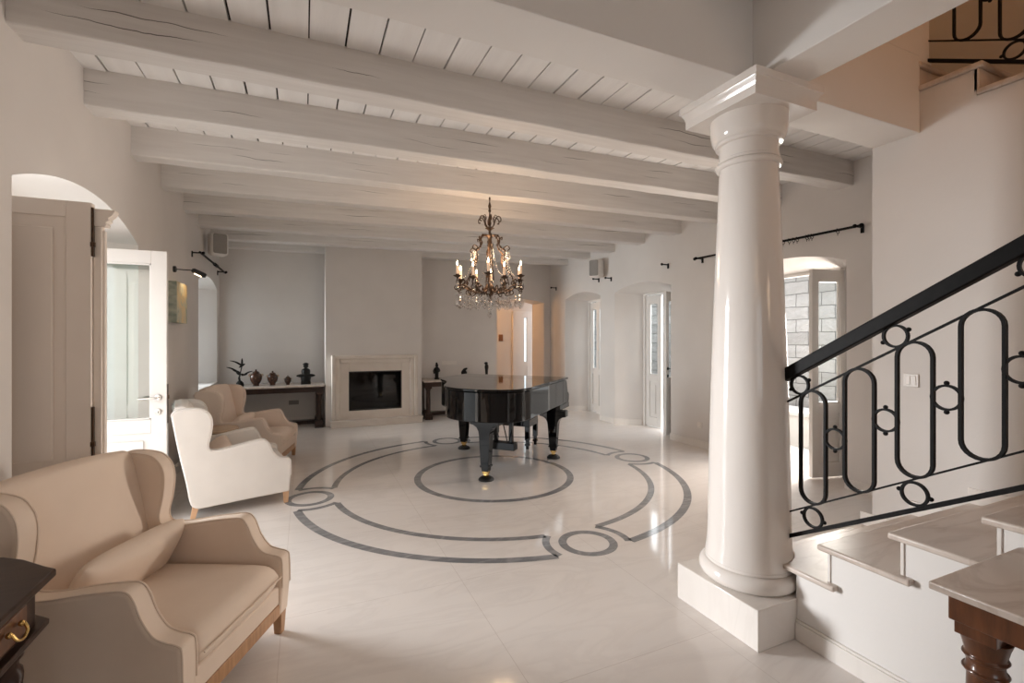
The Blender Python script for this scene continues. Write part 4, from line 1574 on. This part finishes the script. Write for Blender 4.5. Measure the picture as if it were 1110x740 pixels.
# seated figure
x = at_px(331.5, 8.72)
mb = MB()
mb.box(-0.075, 0.075, -0.05, 0.05, 0, 0.055)
mb.lathe(spline([(0.072, 0.05), (0.078, 0.09), (0.080, 0.13), (0.066, 0.17), (0.070, 0.21), (0.064, 0.245), (0.040, 0.262), (0.024, 0.27), (0.022, 0.285)], 3), 18)
mb.ball((0, -0.02, 0.145), (0.150, 0.055, 0.034), 16, 8)
mb.ball((0, 0, 0.312), (0.042, 0.042, 0.046), 14, 8)
mb.lathe([(0.050, 0.335), (0.054, 0.342), (0.036, 0.352), (0.02, 0.362)], 14)
tag(mb.obj('seated_figure', M['sculpt'], loc=(x, 8.72, ZT), bevel=0.003, angle=60), 'black seated figure sculpture at the right end of the left console', 'sculpture')

# figurines on the right console
x = at_px(473.5, 8.75)
mb = MB()
mb.lathe([(0.048, 0), (0.050, 0.02), (0.036, 0.03), (0.034, 0.10), (0.042, 0.14), (0.046, 0.19), (0.034, 0.225), (0.016, 0.24)], 14)
mb.ball((0.0, 0, 0.262), (0.030, 0.030, 0.036), 12, 8)
mb.tube(spline([(0.035, 0, 0.21), (0.05, -0.02, 0.16), (0.02, -0.05, 0.15)], 4), 0.013, 6)
mb.tube(spline([(-0.035, 0, 0.21), (-0.062, -0.01, 0.16), (-0.055, -0.03, 0.11)], 4), 0.013, 6)
mb.tube(spline([(0.0, 0, 0.28), (-0.005, 0, 0.305), (0.0, 0, 0.318)], 4), [0.02] * 5 + [0.012] * 4, 6)
tag(mb.obj('standing_figurine', M['sculpt'], loc=(x, 8.75, ZT), angle=60), 'slender black standing figurine on the console right of the fireplace', 'sculpture')
x = at_px(527.5, 8.80)
mb = MB()
mb.lathe([(0.05, 0), (0.05, 0.03), (0.026, 0.05), (0.030, 0.14), (0.040, 0.20), (0.036, 0.24), (0.020, 0.262)], 14)
mb.ball((-0.012, 0, 0.278), (0.040, 0.028, 0.026), 12, 8)
tag(mb.obj('animal_figurine', M['sculpt'], loc=(x, 8.80, ZT), angle=60), 'black upright animal figurine peeping over the piano lid', 'sculpture')
x = at_px(503, 8.80)
mb = MB()
mb.lathe([(0.06, 0), (0.07, 0.02), (0.05, 0.05), (0.06, 0.11), (0.04, 0.15), (0.02, 0.165)], 14)
mb.ball((0.02, 0, 0.17), (0.055, 0.028, 0.024), 12, 8, mx=Matrix.Rotation(R(-20), 4, 'Y'))
tag(mb.obj('low_figurine', M['sculpt'], loc=(x, 8.80, ZT), angle=60), 'low black figurine just showing above the piano lid', 'sculpture')


# ------------------------------------------------------------------ dark drawer table, lower left
tb = thing('drawer_table', 'dark carved wooden table with a drawer in the near left corner', 'side table', (-0.71, 1.87, 0))
# local: x<=0 goes to the wall, y<=0 goes towards the viewer
top = [(0.02, 0.0), (-0.02, 0.035), (-0.10, 0.115), (-0.17, 0.165), (-0.30, 0.20), (-0.50, 0.20), (-0.50, -0.90), (-0.30, -0.90), (-0.17, -0.865), (-0.10, -0.815), (-0.02, -0.735), (0.02, -0.70)]
mb = MB()
mb.prism_z(top, 0.776, 0.80)
mb.obj('table_top', M['dark_wood'], tb, bevel=0.006, seg=3)


def inset(pts, d):
    cx, cy = -0.25, -0.35
    return [(x - d * (1 if x > cx else -1) * (0 if abs(x + 0.5) < 1e-6 else 1), y - d * (1 if y > cy else -1)) for x, y in pts]


mb = MB()
mb.prism_z(inset(top, 0.018), 0.762, 0.777)
mb.prism_z(inset(top, 0.035), 0.655, 0.765)
mb.prism_z(inset(top, 0.012), 0.640, 0.658)
mb.obj('apron', M['dark_wood'], tb, bevel=0.004)
mb = MB()
mb.box(-0.02, -0.006, -0.60, -0.10, 0.672, 0.750)
dr = mb.obj('drawer', M['mahogany'], tb, bevel=0.004)
for yy in (-0.185, -0.515):
    mb = MB()
    mb.ball((0.004, yy - 0.03, 0.722), 0.008, 10, 6)
    mb.ball((0.004, yy + 0.03, 0.722), 0.008, 10, 6)
    mb.tube(spline([(0.010, yy - 0.03, 0.722), (0.018, yy - 0.026, 0.704), (0.020, yy, 0.694), (0.018, yy + 0.026, 0.704), (0.010, yy + 0.03, 0.722)], 5), 0.004, 8)
    mb.obj('drop_handle', M['brass'], dr)
for (lx, ly) in ((-0.065, -0.065), (-0.065, -0.64), (-0.43, 0.12), (-0.43, -0.82)):
    prof = []
    n = 44
    mb = MB()
    rings = []
    seg = 16
    for k in range(n + 1):
        t = k / n
        z = 0.06 + t * 0.58
        ring = []
        for q in range(seg):
            a = 2 * PI * q / seg
            tw = 0.009 * math.cos(2 * (a - t * 16)) if 0.12 < t < 0.86 else 0.0
            r = 0.026 + tw
            if t <= 0.12 or t >= 0.86:
                r = 0.030 + 0.007 * math.sin(t * 70)
            ring.append(mb.bm.verts.new((lx + r * math.cos(a), ly + r * math.sin(a), z)))
        rings.append(ring)
    for A, B in zip(rings, rings[1:]):
        for q in range(seg):
            mb.face([A[q], A[(q + 1) % seg], B[(q + 1) % seg], B[q]])
    mb.face(rings[0][::-1])
    mb.face(rings[-1])
    mb.lathe([(0.022, 0), (0.036, 0.02), (0.036, 0.045), (0.024, 0.062)], 16, (lx, ly, 0))
    mb.obj('twisted_leg', M['dark_wood'], tb, angle=60)

# ------------------------------------------------------------------ marble-topped table, lower right
mt = thing('marble_table', 'veined marble topped table on red brown column legs beside the stairs', 'console table', (1.645, 0.757, 0))
mb = MB()
mb.prism_z([(0, 0), (0.54, 0), (0.555, -0.006), (0.565, -0.02), (0.565, -1.20), (0, -1.20)], 0.778, 0.80)
mb.obj('marble_top', M['marble'], mt, bevel=0.004)
mb = MB()
mb.box(0.035, 0.545, -1.17, -0.030, 0.70, 0.777)
mb.obj('apron', M['mahogany'], mt, bevel=0.004)
for lx, ly in ((0.105, -0.085), (0.475, -0.085), (0.105, -1.11), (0.475, -1.11)):
    mb = MB()
    mb.box(lx - 0.060, lx + 0.060, ly - 0.045, ly + 0.045, 0.665, 0.701)
    prof = [(0.050, 0.11), (0.054, 0.125), (0.046, 0.14), (0.045, 0.16), (0.044, 0.35), (0.040, 0.555), (0.046, 0.560), (0.048, 0.567), (0.042, 0.574), (0.041, 0.595), (0.046, 0.600), (0.048, 0.607), (0.044, 0.613), (0.050, 0.640), (0.058, 0.665)]
    mb.lathe(prof, 28, (lx, ly, 0))
    mb.box(lx - 0.062, lx + 0.062, ly - 0.062, ly + 0.062, 0.0, 0.11)
    lg = mb.obj('column_leg', M['mahogany'], mt, bevel=0.002)
    mb = MB()
    for z in (0.567, 0.607):
        mb.tube([(lx + 0.047 * math.cos(2 * PI * k / 28), ly + 0.047 * math.sin(2 * PI * k / 28), z) for k in range(28)], 0.0035, 6, closed=True)
    mb.obj('collar', M['mahogany'], lg)

# ------------------------------------------------------------------ small round table between the two rear chairs
rt = thing('round_side_table', 'small dark round side table between the two rear armchairs', 'side table', (-0.84, 5.72, 0))
MB().lathe([(0.19, 0.53), (0.205, 0.537), (0.205, 0.553), (0.198, 0.56)], 40).obj('table_top', M['table_tan'], rt, angle=40)
MB().lathe([(0.165, 0.455), (0.172, 0.462), (0.172, 0.53)], 40).obj('apron', M['dark_wood'], rt, angle=40)
mb = MB()
for a in (0.6, -0.5):
    mb.ball((0.174 * math.cos(a - 0.6), 0.174 * math.sin(a - 0.6), 0.495), 0.011, 10, 6)
mb.obj('drawer_knob', M['brass'], rt)
for k in range(4):
    a = PI / 4 + k * PI / 2
    mb = MB()
    mb.tube(spline([rad(a, 0.15, 0.47), rad(a, 0.185, 0.38), rad(a, 0.17, 0.25), rad(a, 0.15, 0.13), rad(a, 0.165, 0.05), rad(a, 0.20, 0.012)], 5), [0.028] * 5 + [0.026] * 5 + [0.021] * 5 + [0.017] * 5 + [0.014] * 5 + [0.016], 8)
    mb.obj('cabriole_leg', M['dark_wood'], rt)

# ------------------------------------------------------------------ wall fittings
# picture and picture light
mb = MB()
mb.box(0, 0.012, -0.225, 0.225, -0.205, 0.205, 1)
mb.box(0.012, 0.085, -0.235, 0.235, -0.215, 0.215, 1)
for f in mb.bm.faces:
    if abs(f.calc_center_median().x - 0.085) < 1e-4:
        f.material_index = 0
o = mb.obj('painting', [M['painting'], M['canvas_edge']], loc=(XL + 0.002, 6.11, 1.875))
tag(o, 'unframed abstract canvas in ochre and green on the left wall', 'painting')
pl = thing('picture_light', 'black picture light on an arm lit above the abstract canvas', 'wall lamp', (XL, 6.15, 2.245))
MB().lathe([(0.034, 0), (0.034, 0.02), (0.028, 0.026)], 20, mx=Matrix.Rotation(R(90), 4, 'Y')).obj('wall_plate', M['black'], pl)
MB().tube([(0.02, 0, 0), (0.19, 0, -0.004)], 0.006, 8).obj('arm', M['black'], pl)
mb = MB()
mb.tube([(0.17, 0, 0.0), (0.185, 0, -0.006), (0.285, 0, -0.055), (0.30, 0, -0.062)], [0.018, 0.028, 0.028, 0.020], 14)
hd = mb.obj('lamp_head', M['black'], pl)
mb = MB()
d = Vector((0.10, 0, -0.049)).normalized()
nrm = Vector((-0.44, 0, -0.9)).normalized()
c = Vector((0.235, 0, -0.031)) + nrm * 0.0262
for s in (0,):
    a, b = c - d * 0.035, c + d * 0.035
    mb.tube([tuple(a), tuple(b)], 0, flat=(0.014, 0.004), up=(0, 1, 0))
mb.obj('lamp_strip', M['led'], hd)
sp = bpy.data.lights.new('picture_lamp_glow', 'SPOT')
sp.energy, sp.color, sp.spot_size, sp.spot_blend, sp.shadow_soft_size = 2, (1, 0.75, 0.45), R(120), 0.6, 0.03
so = bpy.data.objects.new('picture_lamp_glow', sp)
so.location = (XL + 0.225, 6.15, 2.16)
so.rotation_euler = (0, R(-24) * -1, 0)
COL.objects.link(so)


def bracket(mb, x, y, z, s):
    """curtain-rod bracket: wall plate, arm, cup; s = +1 wall on +x"""
    mb.box(min(x, x - s * 0.012), max(x, x - s * 0.012), y - 0.014, y + 0.014, z - 0.055, z + 0.018)
    mb.box(min(x, x - s * 0.13), max(x, x - s * 0.13), y - 0.008, y + 0.008, z - 0.008, z + 0.008)
    mb.ball((x - s * 0.125, y, z), 0.020, 10, 6)


rod = thing('curtain_rod', 'long black curtain rod with rings on the right wall behind the column', 'curtain rod', (XR, 0, 2.57))
MB().tube([(-0.10, 2.76, 0), (-0.10, 4.84, 0)], 0.013, 10).obj('rod', M['iron'], rod)
for y, e in ((2.80, -1), (4.80, 1)):
    mb = MB()
    bracket(mb, 0, y, 0, 1)
    mb.ball((-0.10, y + e * 0.045, 0), 0.022, 12, 8)
    mb.obj('bracket', M['iron'], rod)
for px in (849, 855.5, 860, 864, 874.5, 877, 880, 908):
    r = (px - 555) / 510
    s_, c_ = math.sin(math.atan(225 / 510)), math.cos(math.atan(225 / 510))
    y = (XR - 0.10) * (c_ - r * s_) / (s_ + r * c_)
    mb = MB()
    mb.tube([(-0.10 + 0.024 * math.cos(a), y + 0.004 * math.sin(a), -0.010 + 0.024 * math.sin(a)) for a in [2 * PI * k / 20 for k in range(20)]], 0.0032, 6, closed=True)
    mb.tube([(-0.10, y, -0.034), (-0.10, y, -0.055)], 0.003, 6)
    mb.obj('curtain_ring', M['iron'], rod)
lrod = thing('curtain_rod', 'black curtain rod without curtains above the left window recess', 'curtain rod', (XL, 0, 2.575))
MB().tube([(0.10, 6.98, 0), (0.10, 9.08, 0)], 0.014, 10).obj('rod', M['iron'], lrod)
for y in (7.05, 8.95):
    mb = MB()
    bracket(mb, 0, y, 0, -1)
    mb.obj('bracket', M['iron'], lrod)
mb = MB()
mb.tube([(0.10, 8.05, 0), (0.10, 8.25, 0)], 0.024, 12)
mb.obj('rod_collar', M['iron'], lrod)
for y, z, lab in ((8.86, 2.57, 'empty black rod bracket on the right wall nearest the passage corner'),
                  (7.26, 2.575, 'empty black rod bracket under the right speaker, the one nearer the back wall'),
                  (6.88, 2.55, 'empty black rod bracket under the right speaker, the one nearer the viewer'),
                  (5.46, 2.585, 'empty black rod bracket near the top of the middle alcove, short of the column')):
    mb = MB()
    bracket(mb, 0, 0, 0, 1)
    o = mb.obj('rod_bracket', M['iron'], loc=(XR, y, z))
    tag(o, lab, 'bracket', 'empty curtain rod brackets on the right wall')


def speaker(label, loc, rotz):
    t = thing('wall_speaker', label, 'speaker', loc, rotz, 'white wall speakers')
    MB().box(-0.115, 0.115, -0.09, 0.11, -0.165, 0.165).obj('cabinet', M['plastic'], t, bevel=0.05, seg=6)
    MB().prism([(a * 0.062 + 0.024 * math.cos(q), b * 0.115 + 0.024 * math.sin(q)) for a, b, q0 in ((1, 1, 0), (-1, 1, 1), (-1, -1, 2), (1, -1, 3)) for q in [PI / 2 * (q0 + k / 6) for k in range(7)]], lambda p: (p[0], -0.097, p[1]), lambda p: (p[0], -0.080, p[1])).obj('grille', M['grille'], t, bevel=0.003)
    mb = MB()
    mb.box(-0.03, 0.03, 0.10, 0.20, -0.03, 0.03)
    mb.obj('wall_bracket', M['black'], t, bevel=0.004)


speaker('white speaker with grey grille high on the left wall above the black rod', (XL + 0.17, 7.86, 2.835), R(25))
speaker('white speaker with grey grille high on the right wall between the far alcoves', (XR - 0.16, 7.12, 2.745), R(-62))


def plate(name, label, cat, loc, rotz, w, h, cells, mat=None):
    t = thing(name, label, cat, loc, rotz)
    MB().box(-w / 2, w / 2, -0.009, 0, -h / 2, h / 2).obj('face_plate', mat or M['plastic'], t, bevel=0.003)
    for k in range(cells):
        cw = (w - 0.02) / cells
        x = -w / 2 + 0.01 + cw * (k + 0.5)
        MB().box(x - cw * 0.42, x + cw * 0.42, -0.013, -0.008, -h * 0.34, h * 0.34).obj('insert', mat or M['plastic'], t, bevel=0.002)


plate('wall_socket', 'grey triple wall socket under the left console', 'socket', (at_px(318.5, 9.149), 9.149, 0.36), 0, 0.16, 0.075, 3, M['grille'])
plate('wall_socket', 'row of wall sockets above the console right of the fireplace', 'socket', (at_px(487, 9.149), 9.149, 1.0), 0, 0.30, 0.075, 4)
plate('light_switch', 'white double light switch on the stair wall behind the railing', 'switch', (3.599, 1.745, 1.225), R(-90), 0.085, 0.085, 2)
plate('wall_socket', 'white wall socket low on the right wall near the column', 'socket', (XR - 0.001, 4.85, 0.31), R(-90), 0.08, 0.08, 1)
